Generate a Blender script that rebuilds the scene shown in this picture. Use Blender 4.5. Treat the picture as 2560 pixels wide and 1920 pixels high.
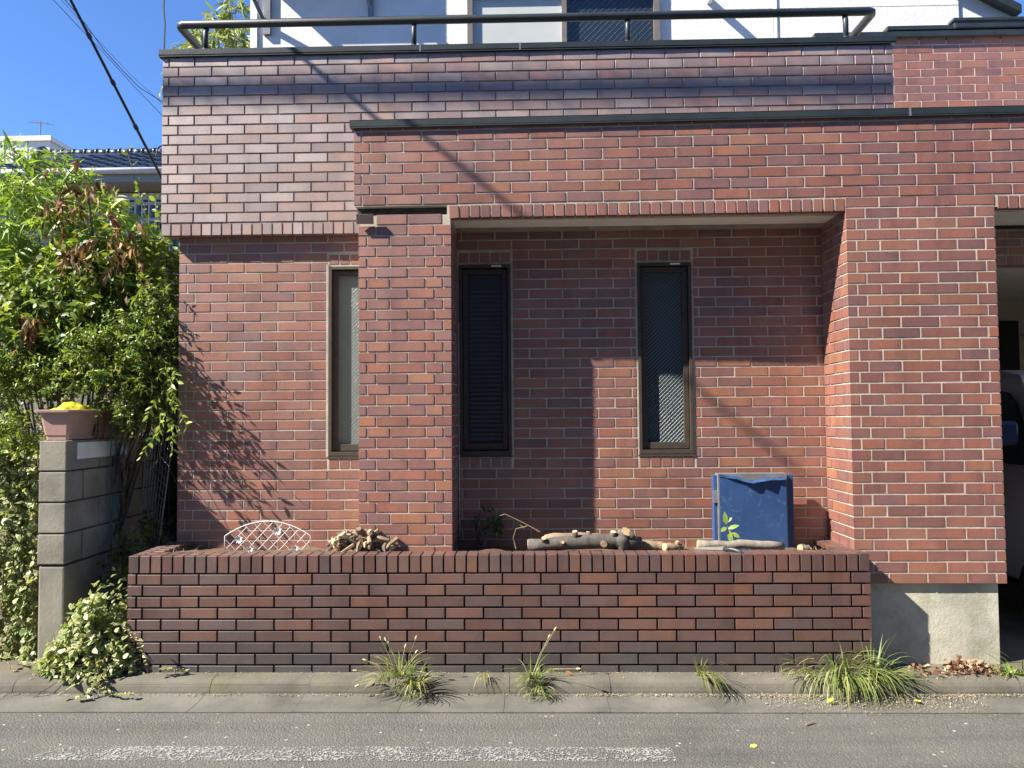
import bpy, bmesh, math, random
import numpy as np
from mathutils import Matrix, Vector
random.seed(7); NR = np.random.default_rng(11)
for o in list(bpy.data.objects): bpy.data.objects.remove(o)
S = bpy.context.scene
COL = S.collection
R = math.radians
# ------------------------------------------------------------------ camera
F_PX, PIT, YAW, ROL, ZC = 1900.0, R(2.3), R(1.3), R(.45), 1.7
fw = np.array([-math.sin(YAW)*math.cos(PIT), math.cos(YAW)*math.cos(PIT), math.sin(PIT)])
rt0 = np.array([math.cos(YAW), math.sin(YAW), 0.0]); up0 = np.cross(rt0, fw)
rt = math.cos(ROL)*rt0-math.sin(ROL)*up0; up = np.cross(rt, fw)
cd = bpy.data.cameras.new('camera'); cam = bpy.data.objects.new('camera', cd); COL.objects.link(cam)
cd.sensor_width = 36; cd.lens = F_PX/2560*36; cd.clip_start = .05; cd.clip_end = 2000
cam.matrix_world = Matrix(((rt[0], up[0], -fw[0], 0), (rt[1], up[1], -fw[1], 0), (rt[2], up[2], -fw[2], ZC), (0, 0, 0, 1)))
S.camera = cam
def P(u, v, Y):                       # photograph pixel -> point on the plane at distance Y
    d = (u-1280)/F_PX*rt-(v-960)/F_PX*up+fw; d = d*Y/d[1]
    return np.array([d[0], d[1], d[2]+ZC])
# ------------------------------------------------------------------ light
SUN = np.array([2.5, 1.0, -2.38]); SUN /= np.linalg.norm(SUN)
ELEV = math.asin(-SUN[2]); AZ = math.atan2(-SUN[0], -SUN[1])
w = bpy.data.worlds.new('World'); S.world = w; w.use_nodes = True
nt = w.node_tree; nt.nodes.clear()
sk = nt.nodes.new('ShaderNodeTexSky'); sk.sky_type = 'NISHITA'; sk.sun_disc = False
sk.sun_elevation = ELEV; sk.sun_rotation = AZ % (2*math.pi); sk.altitude = 300; sk.air_density = .7; sk.dust_density = 0.0; sk.ozone_density = 10.0
bg = nt.nodes.new('ShaderNodeBackground'); bg.inputs[1].default_value = .099
ow = nt.nodes.new('ShaderNodeOutputWorld')
nt.links.new(sk.outputs[0], bg.inputs[0]); nt.links.new(bg.outputs[0], ow.inputs[0])
sl = bpy.data.lights.new('sun', 'SUN'); sl.energy = 5.0; sl.angle = R(.53); sl.color = (1, .92, .8)
so = bpy.data.objects.new('sun', sl); COL.objects.link(so); so.location = (-8, -3, 9)
so.rotation_euler = Vector(SUN).to_track_quat('-Z', 'Y').to_euler()
S.view_settings.view_transform = 'Standard'; S.view_settings.look = 'None'; S.view_settings.gamma = 1
S.view_settings.exposure = 1.58; S.view_settings.use_curve_mapping = False
S.render.engine = 'CYCLES'; S.cycles.max_bounces = 6; S.cycles.transparent_max_bounces = 12
S.render.resolution_x = 1024; S.render.resolution_y = 768
# ------------------------------------------------------------------ object helpers
WM = {}
def wm(o): return WM.get(o.name, Matrix.Identity(4))
def adopt(o, parent):
    o.parent = parent; o.matrix_parent_inverse = wm(parent).inverted()
def tag(o, label=None, cat=None, group=None, kind=None):
    if label: o['label'] = label
    if cat: o['category'] = cat
    if group: o['group'] = group
    if kind: o['kind'] = kind
    return o
def empty(name, loc, label, cat, group=None):
    o = bpy.data.objects.new(name, None); COL.objects.link(o); o.empty_display_size = .1
    o.location = [float(c) for c in loc]; WM[o.name] = Matrix.Translation(o.location)
    return tag(o, label, cat, group)
def link(name, me, parent=None):
    o = bpy.data.objects.new(name, me); COL.objects.link(o)
    if parent is not None: adopt(o, parent)
    return o
class MB:                             # collects faces; build() links them as one mesh object
    def __init__(s): s.v = []; s.f = []; s.c = []
    def add(s, vs, fs, col=None):
        n = len(s.v); s.v += [tuple(map(float, q)) for q in vs]; s.f += [tuple(i+n for i in f) for f in fs]
        s.c += [col]*len(fs); return s
    def box(s, a, b, M=None):
        x0, y0, z0 = a; x1, y1, z1 = b
        vs = [(x0, y0, z0), (x1, y0, z0), (x1, y1, z0), (x0, y1, z0), (x0, y0, z1), (x1, y0, z1), (x1, y1, z1), (x0, y1, z1)]
        if M is not None: vs = [M @ Vector(q) for q in vs]
        return s.add(vs, [(0, 3, 2, 1), (4, 5, 6, 7), (0, 1, 5, 4), (1, 2, 6, 5), (2, 3, 7, 6), (3, 0, 4, 7)])
    def tube(s, pts, r, n=8, cap=True):
        pts = [np.array(q, float) for q in pts]; m = len(pts)
        rs = r if hasattr(r, '__len__') else [r]*m
        base = len(s.v); ref = None
        for i, q in enumerate(pts):
            t = pts[min(i+1, m-1)]-pts[max(i-1, 0)]; t = t/(np.linalg.norm(t)+1e-9)
            if ref is None:
                ref = np.cross(t, [0, 0, 1.0]);
                if np.linalg.norm(ref) < .05: ref = np.cross(t, [1.0, 0, 0])
            a = ref-t*np.dot(ref, t); a /= np.linalg.norm(a)+1e-9; ref = a; b = np.cross(t, a)
            for k in range(n):
                g = 2*math.pi*k/n; s.v.append(tuple(q+rs[i]*(math.cos(g)*a+math.sin(g)*b)))
        for i in range(m-1):
            for k in range(n):
                s.f.append((base+i*n+k, base+(i+1)*n+k, base+(i+1)*n+(k+1) % n, base+i*n+(k+1) % n)); s.c.append(None)
        if cap:
            s.f.append(tuple(base+k for k in range(n))); s.c.append(None)
            s.f.append(tuple(base+(m-1)*n+k for k in reversed(range(n)))); s.c.append(None)
        return s
    def prism(s, poly, d, M=None):    # poly in xz, extruded along y from 0 to d
        n = len(poly); vs = [(x, 0, z) for x, z in poly]+[(x, d, z) for x, z in poly]
        if M is not None: vs = [M @ Vector(q) for q in vs]
        fs = [tuple(range(n)), tuple(range(2*n-1, n-1, -1))]+[(i, n+i, n+(i+1) % n, (i+1) % n) for i in range(n)]
        return s.add(vs, fs)
    def build(s, name, mat, parent=None, smooth=False, bevel=0):
        me = bpy.data.meshes.new(name); me.from_pydata(s.v, [], s.f)
        if any(c is not None for c in s.c):
            at = me.color_attributes.new('Col', 'FLOAT_COLOR', 'CORNER')
            for p, c in zip(me.polygons, s.c):
                for li in p.loop_indices: at.data[li].color = (*(c or (1, 1, 1)), 1)
        bm = bmesh.new(); bm.from_mesh(me)
        bmesh.ops.recalc_face_normals(bm, faces=bm.faces)
        if bevel:
            ed = [e for e in bm.edges if len(e.link_faces) == 2 and e.calc_face_angle(0) > .6]
            bmesh.ops.bevel(bm, geom=ed, offset=bevel, segments=2, affect='EDGES', profile=.6)
        bm.to_mesh(me); bm.free()
        if smooth:
            for p in me.polygons: p.use_smooth = True
        me.materials.append(mat)
        return link(name, me, parent)
def quads(name, V, F, mat, parent=None, col=None, smooth=False):   # numpy verts, faces; per-vertex colours
    me = bpy.data.meshes.new(name); V = np.asarray(V, np.float32); F = [tuple(f) for f in F]
    me.from_pydata([], [], []); me.vertices.add(len(V)); me.vertices.foreach_set('co', V.ravel())
    lens = np.array([len(f) for f in F], np.int32); flat = np.fromiter((i for f in F for i in f), np.int32)
    me.loops.add(len(flat)); me.loops.foreach_set('vertex_index', flat)
    me.polygons.add(len(F)); st = np.concatenate([[0], np.cumsum(lens)[:-1]]).astype(np.int32)
    me.polygons.foreach_set('loop_start', st)
    me.update(calc_edges=True)
    if col is not None:
        at = me.color_attributes.new('Col', 'FLOAT_COLOR', 'POINT')
        c4 = np.ones((len(V), 4), np.float32); c4[:, :3] = col; at.data.foreach_set('color', c4.ravel())
    me.polygons.foreach_set('use_smooth', np.full(len(F), bool(smooth)))
    me.materials.append(mat); me.validate()
    return link(name, me, parent)
# ------------------------------------------------------------------ material helpers
class N:
    def __init__(s, name):
        s.m = bpy.data.materials.new(name); s.m.use_nodes = True; s.t = s.m.node_tree; s.t.nodes.clear()
        s.out = s.t.nodes.new('ShaderNodeOutputMaterial'); s.b = s.t.nodes.new('ShaderNodeBsdfPrincipled')
        s.t.links.new(s.b.outputs[0], s.out.inputs[0])
    def n(s, typ, **kw):
        x = s.t.nodes.new('ShaderNode'+typ)
        for k, v in kw.items():
            if k.startswith('i_'):
                key = k[2:]; x.inputs[int(key) if key.isdigit() else key].default_value = v
            else: setattr(x, k, v)
        return x
    def l(s, a, b): s.t.links.new(a, b)
    def set(s, **kw):
        for k, v in kw.items():
            k = k.replace('_', ' ').title() if k not in ('IOR',) else k
            i = s.b.inputs[k]
            if hasattr(v, 'links'): s.l(v, i)
            else: i.default_value = v if not (isinstance(v, tuple) and len(v) == 3) else (*v, 1)
        return s
    def pos(s): return s.n('NewGeometry').outputs['Position']
    def noise(s, scale, detail=4, rough=.55, vec=None, out=0):
        x = s.n('TexNoise', i_Scale=scale, i_Detail=detail, i_Roughness=rough); s.l(vec or s.pos(), x.inputs['Vector']); return x.outputs[out]
    def ramp(s, fac, stops):
        x = s.n('ValToRGB'); s.l(fac, x.inputs[0]); e = x.color_ramp.elements
        while len(e) < len(stops): e.new(.5)
        for q, (p, c) in zip(e, stops): q.position = p; q.color = (*c, 1) if isinstance(c, tuple) else (c, c, c, 1)
        return x.outputs[0]
    def mix(s, a, b, fac, mode='MIX'):
        x = s.n('Mix', data_type='RGBA', blend_type=mode)
        for v, i in ((fac, 0), (a, 6), (b, 7)):
            if hasattr(v, 'links'): s.l(v, x.inputs[i])
            else: x.inputs[i].default_value = v if i == 0 else (*v, 1) if len(v) == 3 else v
        return x.outputs[2]
    def math(s, op, a, b=None, c=None):
        x = s.n('Math', operation=op)
        for i, v in enumerate((a, b, c)):
            if v is None: continue
            if hasattr(v, 'links'): s.l(v, x.inputs[i])
            else: x.inputs[i].default_value = v
        return x.outputs[0]
    def bump(s, h, strength=.3, dist=.01):
        x = s.n('Bump', i_Strength=strength, i_Distance=dist); s.l(h, x.inputs['Height']); s.l(x.outputs[0], s.b.inputs['Normal']); return s
def plain(name, col, rough=.6, var=.15, scale=12, bump=0, bscale=80, metal=0, spec=.5):
    m = N(name); n1 = m.noise(scale, 5); lo = tuple(c*(1-var) for c in col); hi = tuple(min(1, c*(1+var)) for c in col)
    m.set(base_color=m.ramp(n1, [(.3, lo), (.7, hi)]), roughness=rough, metallic=metal)
    m.b.inputs['Specular IOR Level'].default_value = spec
    if bump: m.bump(m.noise(bscale, 4), bump, .004)
    return m.m
M = {}
def brick_mat(name, joined, gloss=1.0):
    m = N(name); pos = m.pos()
    if joined: base = m.n('Attribute', attribute_name='Col').outputs[0]; vec = pos
    else:
        oi = m.n('ObjectInfo'); base = oi.outputs['Color']
        r_ = m.math('MULTIPLY', oi.outputs['Random'], 37.0); va = m.n('VectorMath', operation='ADD'); m.l(pos, va.inputs[0])
        cx = m.n('CombineXYZ'); m.l(r_, cx.inputs[0]); m.l(r_, cx.inputs[2]); m.l(cx.outputs[0], va.inputs[1]); vec = va.outputs[0]
    uv = m.n('UVMap'); sx = m.n('SeparateXYZ'); m.l(uv.outputs[0], sx.inputs[0])
    ex = m.math('ABSOLUTE', m.math('SUBTRACT', sx.outputs[0], .5)); ez = m.math('ABSOLUTE', m.math('SUBTRACT', sx.outputs[1], .5))
    edge = m.math('MAXIMUM', m.math('MULTIPLY', ex, 2.0), m.math('MULTIPLY', ez, 2.0))
    wob = m.math('ADD', edge, m.math('MULTIPLY', m.math('SUBTRACT', m.noise(22, 1, vec=vec), .5), .55))
    n1 = m.noise(5.5, 1, .5, vec); n2 = m.noise(55, 3, .65, vec)
    c = m.mix(base, (.76, .78, .90), m.ramp(n1, [(.42, 0.0), (.68, .65)]), 'MULTIPLY')       # violet flashing
    c = m.mix(c, (1.18, 1.0, .82), m.ramp(n1, [(.26, .5), (.45, 0.0)]), 'MULTIPLY')          # warm flashing
    c = m.mix(c, (.74, .72, .78), m.ramp(wob, [(.72, 0.0), (1.0, .6)]), 'MULTIPLY')
    c = m.mix(c, (1.25, 1.2, 1.15), m.ramp(n2, [(.45, 0.0), (.75, .45)]), 'MULTIPLY')
    stn = m.noise(1.3, 2, .6, pos)
    mp = m.n('Mapping'); mp.inputs['Scale'].default_value = (7, 7, .7); m.l(pos, mp.inputs[0]); stk = m.noise(1.0, 3, .6, mp.outputs[0])
    c = m.mix(c, (.72, .72, .74), m.ramp(stn, [(.48, 0.0), (.72, .55)]), 'MULTIPLY')
    c = m.mix(c, (.74, .71, .70), m.ramp(stk, [(.5, 0.0), (.7, .7)]), 'MULTIPLY')
    m.set(base_color=c, roughness=m.ramp(n2, [(.3, .44), (.7, .54)]))
    m.b.inputs['Specular IOR Level'].default_value = .6
    m.l(m.ramp(m.noise(2.6, 1, .5, vec), [(.3, .1 if gloss == 1 else .5), (.7, 1.0)]), m.b.inputs['Coat Weight']); m.b.inputs['Coat Roughness'].default_value = .5; m.b.inputs['Coat IOR'].default_value = 1.7 if gloss == 1 else 2.1
    h = n2
    m.bump(h, .22, .004)
    return m.m
M['brick'] = brick_mat('brick_glaze', False); M['brickj'] = brick_mat('brick_glaze_joined', True)
M['brickp'] = brick_mat('brick_glossy', False, 2.0); M['brickpj'] = brick_mat('brick_glossy_joined', True, 2.0)
def mortar_mat(name, col, dark):
    m = N(name); a = m.noise(9, 5, .6); b = m.noise(150, 3)
    c = m.ramp(a, [(.3, tuple(q*.62 for q in col)), (.65, col)])
    c = m.mix(c, dark, m.ramp(m.noise(2.3, 5), [(.5, 0.0), (.75, .6)]))
    m.set(base_color=c, roughness=.9); m.bump(b, .5, .003); return m.m
M['mortar'] = mortar_mat('mortar_cream', (.48, .43, .355), (.26, .23, .19))
M['mortar_grey'] = mortar_mat('mortar_grey', (.33, .285, .245), (.13, .11, .09))
M['mortar_dark'] = mortar_mat('mortar_dark', (.05, .042, .038), (.02, .018, .016))
def concrete_mat(name, col, moss=.0):
    m = N(name); a = m.noise(3.2, 6, .6); b = m.noise(45, 6, .7); c_ = m.noise(160, 3)
    c = m.ramp(a, [(.28, tuple(q*.55 for q in col)), (.5, tuple(q*.9 for q in col)), (.72, tuple(min(1, q*1.15) for q in col))])
    c = m.mix(c, tuple(q*.45 for q in col), m.ramp(b, [(.56, 0.0), (.78, .7)]))
    if moss: c = m.mix(c, (.17, .17, .055), m.ramp(m.noise(4.5, 5, .6), [(.5, 0.0), (.72, moss)]))
    m.set(base_color=c, roughness=.88); m.b.inputs['Specular IOR Level'].default_value = .25
    m.bump(m.math('ADD', b, m.math('MULTIPLY', c_, .5)), .45, .006); return m.m
M['concrete'] = concrete_mat('concrete_pale', (.50, .485, .40), .5)
M['block'] = concrete_mat('concrete_block', (.255, .24, .20), .25)
M['kerb'] = concrete_mat('kerb_concrete', (.125, .117, .097), .25)
M['gutter'] = concrete_mat('gutter_concrete', (.128, .124, .109), .1)
M['soil'] = concrete_mat('soil', (.12, .085, .055), .2)
M['pave'] = concrete_mat('pavement_concrete', (.14, .125, .095), .35)
M['dark_metal'] = plain('dark_green_metal', (.020, .028, .031), .45, .25, 6, .15, 60)
M['white_paint'] = plain('white_paint', (.72, .72, .7), .6, .06)
M['brown_frame'] = plain('bronze_aluminium', (.045, .033, .024), .6, .2, 20)
M['grey_metal'] = plain('grey_metal', (.20, .21, .22), .4, .2, 10, metal=.3)
M['plaster'] = plain('soffit_plaster', (.80, .76, .69), .9, .08, 5, .3, 120)
M['black'] = plain('black_void', (.012, .012, .013), .7, .2)
# ================================================================== ground
def asphalt():
    m = N('asphalt'); pos = m.pos()
    v = m.n('TexVoronoi', i_Scale=95.0); m.l(pos, v.inputs['Vector'])
    v2 = m.n('TexVoronoi', i_Scale=34.0); m.l(pos, v2.inputs['Vector'])
    sp = m.n('SeparateColor'); m.l(v.outputs['Color'], sp.inputs[0]); sp2 = m.n('SeparateColor'); m.l(v2.outputs['Color'], sp2.inputs[0])
    big = m.noise(1.6, 5); fine = m.noise(230, 4, .7)
    c = m.ramp(big, [(.3, (.088, .087, .082)), (.7, (.116, .114, .106))])
    c = m.mix(c, (.03, .03, .03), m.ramp(fine, [(.52, 0.0), (.75, .4)]))
    c = m.mix(c, (.17, .165, .15), m.ramp(sp.outputs[0], [(.75, 0.0), (.98, .45)]))
    chip = m.math('MULTIPLY', m.ramp(sp2.outputs[1], [(.965, 0.0), (.975, 1.0)]), m.ramp(v2.outputs['Distance'], [(.2, 1.0), (.33, 0.0)]))
    c = m.mix(c, (.36, .35, .32), chip)
    mp = m.n('Mapping'); mp.inputs['Scale'].default_value = (.35, 4.5, 1); m.l(pos, mp.inputs[0]); c = m.mix(c, (.72, .72, .73), m.ramp(m.noise(1.0, 4, .6, mp.outputs[0]), [(.45, 0.0), (.65, .8)]), 'MULTIPLY')
    dirt = m.noise(5, 6, .65)
    c = m.mix(c, (.125, .115, .09), m.ramp(dirt, [(.5, 0.0), (.75, .5)]))
    m.set(base_color=c, roughness=.85); m.b.inputs['Specular IOR Level'].default_value = .3
    m.bump(m.math('ADD', m.math('MULTIPLY', v.outputs['Distance'], -1.4), m.math('MULTIPLY', fine, .7)), .55, .007)
    return m.m
M['asphalt'] = asphalt()
b = MB()
ys = [-150, -4, 1.5, 3.0, 3.8, 4.328]; zs = [0, 0, 0, .004, .012, .026]
vs = [(x, y, z) for y, z in zip(ys, zs) for x in (-200, -12, -4, 0, 4, 12, 200)]
fs = [(i*7+j, i*7+j+1, (i+1)*7+j+1, (i+1)*7+j) for i in range(5) for j in range(6)]
road = b.add(vs, fs).build('road', M['asphalt']); tag(road, kind='structure')
# far ground beyond everything
g = MB().add([(-400, 4.7, .06), (400, 4.7, .06), (400, 600, .06), (-400, 600, .06)], [(0, 1, 2, 3)]).build('ground', M['soil']); tag(g, kind='structure')
# pavement strip behind the kerb
pv = MB().box((-14, 4.73, .02), (14, 6.4, .108)).build('pavement', M['pave']); tag(pv, kind='structure')
# worn white line
def worn():
    m = N('worn_road_paint'); v = m.n('TexVoronoi', i_Scale=120.0); m.l(m.pos(), v.inputs['Vector'])
    sp = m.n('SeparateColor'); m.l(v.outputs['Color'], sp.inputs[0])
    a = m.math('ADD', m.math('MULTIPLY', sp.outputs[0], .85), m.math('MULTIPLY', m.noise(4.2, 5, .6), 1.25))
    a = m.math('SUBTRACT', a, m.math('MULTIPLY', v.outputs['Distance'], .55))
    m.set(base_color=m.ramp(m.noise(60, 4), [(.3, (.24, .24, .235)), (.7, (.42, .42, .41))]), roughness=.8)
    tr = m.n('BsdfTransparent'); mx = m.n('MixShader'); m.l(m.ramp(a, [(.86, 0.0), (1.16, .8)]), mx.inputs[0])
    m.l(tr.outputs[0], mx.inputs[1]); m.l(m.b.outputs[0], mx.inputs[2]); m.l(mx.outputs[0], m.out.inputs[0])
    m.bump(m.noise(200, 3), .7, .006); return m.m
lm = MB(); xs = np.linspace(-2.52, .70, 12)
for i in range(11): lm.add([(xs[i], 3.765, .0155), (xs[i+1], 3.765, .0155), (xs[i+1], 3.92, .0175), (xs[i], 3.92, .0175)], [(0, 1, 2, 3)])
ln = lm.build('road_marking', worn()); tag(ln, kind='structure')
# gutter: slabs
gut = MB().add([(-30, 4.33, .018), (30, 4.33, .018), (30, 4.60, .024), (-30, 4.60, .024)], [(0, 1, 2, 3)]).build('gutter', M['soil']); tag(gut, kind='structure')
prof = [(4.335, .031), (4.42, .027), (4.50, .029), (4.560, .036), (4.59, .044)]
def strip_mesh(name, prof, L, mat, bot):
    b = MB(); n = len(prof)
    pts = prof+[(prof[-1][0], bot), (prof[0][0], bot)]; k = len(pts)
    vs = [(x, y, z) for x in (-L/2, L/2) for y, z in pts]
    fs = [tuple(reversed(range(k))), tuple(range(k, 2*k))]+[(i, (i+1) % k, k+(i+1) % k, k+i) for i in range(k)]
    b.add(vs, fs); me = bpy.data.meshes.new(name); me.from_pydata(b.v, [], b.f)
    bm = bmesh.new(); bm.from_mesh(me); bmesh.ops.recalc_face_normals(bm, faces=bm.faces); bm.to_mesh(me); bm.free()
    me.materials.append(mat); return me
sm = strip_mesh('gutter_slab', prof, .5975, M['gutter'], .0)
gx = P(998, 1770, 4.4)[0]
for i in range(-9, 10):
    o = link('gutter_slab', sm, gut); o.location = (gx+.3+i*.6, 0, random.uniform(-.0015, .0015)); o.rotation_euler.y = random.uniform(-.002, .002)
kb = MB().add([(-30, 4.60, .0), (30, 4.60, .0), (30, 4.60, .09), (-30, 4.60, .09)], [(0, 1, 2, 3)]).build('kerb', M['soil']); tag(kb, kind='structure')
kp = [(4.578, .0), (4.584, .055), (4.594, .083), (4.608, .101), (4.632, .112), (4.66, .116), (4.735, .1175)]
km = strip_mesh('kerb_stone', kp, .597, M['kerb'], .0)
kx = P(1526, 1720, 4.6)[0]
for i in range(-10, 10):
    o = link('kerb_stone', km, kb); o.location = (kx+.3+i*.6, random.uniform(-.003, .003), random.uniform(-.002, .002))

# ================================================================== bricks
PAL = {'warm': [(.25, .100, .066), (.235, .094, .066), (.215, .09, .068), (.265, .115, .068), (.20, .088, .07), (.19, .087, .074), (.255, .102, .071), (.225, .092, .063)],
       'dark': [(.118, .056, .042), (.108, .054, .044), (.13, .059, .042), (.10, .052, .045), (.14, .066, .043), (.096, .055, .049)],
       'pale': [(.25, .15, .122), (.24, .155, .135), (.285, .17, .135), (.22, .15, .138), (.26, .14, .11), (.26, .185, .165), (.29, .215, .19)]}  # 'pale': balcony tiles, their silvery sheen partly put into lighter, greyer colours
_bm = {}
def brick_mesh(w, h, d, mat, ch=.0014):
    key = (round(w, 3), round(h, 3), round(d, 3), mat.name)
    if key in _bm: return _bm[key]
    x, z = key[0]/2, key[1]/2; D = key[2]
    vs = [(-x+ch, 0, -z+ch), (x-ch, 0, -z+ch), (x-ch, 0, z-ch), (-x+ch, 0, z-ch), (-x, ch, -z), (x, ch, -z), (x, ch, z), (-x, ch, z), (-x, D, -z), (x, D, -z), (x, D, z), (-x, D, z)]
    fs = [(0, 1, 2, 3)]+[(i, i+4, 4+(i+1) % 4, (i+1) % 4) for i in range(4)]+[(4+i, 8+i, 8+(i+1) % 4, 4+(i+1) % 4) for i in range(4)]
    me = bpy.data.meshes.new('brick'); me.from_pydata(vs, [], fs); uv = me.uv_layers.new(name='UVMap')
    for p in me.polygons:
        for li in p.loop_indices:
            q = vs[me.loops[li].vertex_index]; uv.data[li].uv = (q[0]/(2*x)+.5, q[2]/(2*z)+.5)
    me.materials.append(mat); _bm[key] = me; return me
class Wall:                            # a frame: s along the wall, z up, t out of the wall
    def __init__(s, o, ang=0): s.o = Vector(o); s.a = ang; s.items = []; s.R = Matrix.Rotation(ang, 4, 'Z')
    def brick(s, s0, s1, z0, z1, pal, t=0, d=.014, jit=1, tint=1.0, rot=None):
        rj = 3.0 if pal == 'pale' else 1.0
        w, h = s1-s0, z1-z0
        if w < .012 or h < .012: return
        c = random.choice(PAL[pal]) if isinstance(pal, str) else pal
        k = random.uniform(.92, 1.08)*tint; col = tuple(q*k for q in c)
        L = Vector(((s0+s1)/2, -t+random.uniform(-.0008, .0008)*jit, (z0+z1)/2+random.uniform(-.0007, .0007)*jit))
        r = Matrix.Rotation(random.uniform(-.004, .004)*jit, 4, 'Y')@Matrix.Rotation(random.uniform(-.004, .004)*jit*rj, 4, 'Z')@Matrix.Rotation(random.uniform(-.007, .007)*jit*rj, 4, 'X')
        if rot is not None: r = rot
        s.items.append((w, h, d, Matrix.Translation(s.o)@s.R@Matrix.Translation(L)@r, col))
    def rows(s, s0, s1, joints, phA, phB, pal, gap=.010, edge=None, holes=(), pitch=.237, t=0, first='A', extra=((), ()), tint=None):
        for i in range(len(joints)-1):
            zt, zb = joints[i]-gap/2, joints[i+1]+gap/2
            A = (i % 2 == 0) == (first == 'A'); ph = phA if A else phB
            js = [ph+pitch*k for k in range(math.floor((s0-ph)/pitch)+1, math.ceil((s1-ph)/pitch)+1)]
            ex_ = list(extra[0 if A else 1]); js = [j for j in js if s0+.035 < j < s1-.035 and all(abs(j-e) > .045 for e in ex_)]+ex_
            spans = [(s0, s1)]
            for (h0, h1, hz0, hz1) in holes:
                if zt > hz0+.012 and zb < hz1-.012:
                    ns = []
                    for a, b_ in spans:
                        if h1 <= a or h0 >= b_: ns.append((a, b_)); continue
                        if h0 > a: ns.append((a, h0-gap))
                        if h1 < b_: ns.append((h1+gap, b_))
                    spans = ns
            for a, b_ in spans:
                cut = [a-gap/2]+sorted(j for j in js if a+.02 < j < b_-.02)+[b_+gap/2]
                for c0, c1 in zip(cut[:-1], cut[1:]):
                    s.brick(c0+gap/2, c1-gap/2, zb, zt, pal, t, tint=(tint(c0, zb) if tint else 1.0))
    def soldiers(s, s0, s1, z0, z1, pal, pitch=.0705, gap=.010, t=0, d=.014):
        n = max(1, round((s1-s0)/pitch)); p_ = (s1-s0)/n
        for k in range(n): s.brick(s0+k*p_+gap/2, s0+(k+1)*p_-gap/2, z0, z1, pal, t, d)
    def emit(s, parent, cap=300, mt='brick'):
        it = sorted(s.items, key=lambda q: -q[0]*q[1]); keep, rest = it[:cap], it[cap:]
        for w, h, d, m_, c in keep:
            o = bpy.data.objects.new('brick', brick_mesh(w, h, d, M[mt])); COL.objects.link(o); adopt(o, parent)
            o.matrix_world = m_; o.color = (*c, 1)
            o.matrix_basis = m_ if wm(parent) == Matrix.Identity(4) else m_
        if rest:
            V, Fa, C, U = [], [], [], []
            for w, h, d, m_, c in rest:
                me = brick_mesh(w, h, d, M[mt]); n = len(V)
                for v in me.vertices: V.append(tuple(m_@v.co)); C.append(c); U.append((v.co.x/w+.5, v.co.z/h+.5))
                for p in me.polygons: Fa.append([n+i for i in p.vertices])
            o = quads('brickwork', V, Fa, M[mt+'j'], parent, np.array(C)); uv = o.data.uv_layers.new(name='UVMap')
            idx = np.zeros(len(o.data.loops), np.int32); o.data.loops.foreach_get('vertex_index', idx)
            uv.data.foreach_set('uv', np.array(U, np.float32)[idx].ravel()); tag(o, kind='stuff')
def wall_core(boxes, name, mat, parent):
    b = MB()
    for a, c in boxes: b.box(a, c)
    return b.build(name, mat, parent)
def frange(a, step, n): return [a+step*i for i in range(n)]
M['bark_void'] = plain('dark_concrete', (.035, .032, .028), .9, .6, 25, .8, 60)
YP, YC, YD, YR, YW = 4.739, 5.235, 5.31, 6.69, 6.8
BA = -math.atan(.014)                 # the front frame stands slightly askew
def YB(x): return 4.907-.014*(x-.9)

house = empty('brick_house', (.3, 5.3, .1), 'two-storey house with red-brown brick tile ground floor and white siding above', 'house')
# ---- recess wall / left wall (plane YD)
win = [(-1.41, -1.035), (-.489, -.125), (.761, 1.138)]
WZ0, WZ1 = 1.42, 2.755
relD = .003
bx = []; xs = [-2.477]
y0, y1 = YD+relD, YD+.14
seg = [(-2.477, win[0][0]), (win[0][1], win[1][0]), (win[1][1], win[2][0]), (win[2][1], 2.30)]
for a, c in seg: bx.append(((a, y0, .05), (c, y1, 3.2)))
for a, c in win: bx += [((a, y0, .05), (c, y1, WZ0)), ((a, y0, WZ1), (c, y1, 3.2))]
rw = wall_core(bx, 'rear_wall', M['mortar'], house)
W = Wall((0, YD, 0))
jD = [2.0912+.0697*k for k in range(13, -1, -1)]; jD += frange(2.0912-.0697, -.0697, 20)
holes = [(a-.006, c+.006, WZ0-.096, WZ1+.090) for a, c in win]
W.rows(-2.48, 2.043, jD, -2.2498, -2.1298, 'warm', holes=holes, first='B', extra=((-2.424, 2.006), (-2.368,)))
for a, c in win:
    W.soldiers(a-.002, c+.002, WZ0-.089, WZ0-.022, 'warm', .0727); W.soldiers(a-.002, c+.002, WZ1+.017, WZ1+.084, 'warm', .0727)
W.emit(rw)
MB().box((-2.40, 5.75, .1), (2.25, 5.8, 3.1)).build('dark_backing', M['black'], house)  # black panels added behind the windows so no sky light comes through
MB().box((-2.40, YD+.15, 3.02), (2.25, 5.8, 3.06)).build('dark_backing_top', M['black'], house)
MB().box((-2.45, YD+.15, .1), (-2.40, 5.8, 3.06)).build('dark_backing_side', M['black'], house); MB().box((2.25, YD+.15, .1), (2.30, 5.8, 3.06)).build('dark_backing_side', M['black'], house)
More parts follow.
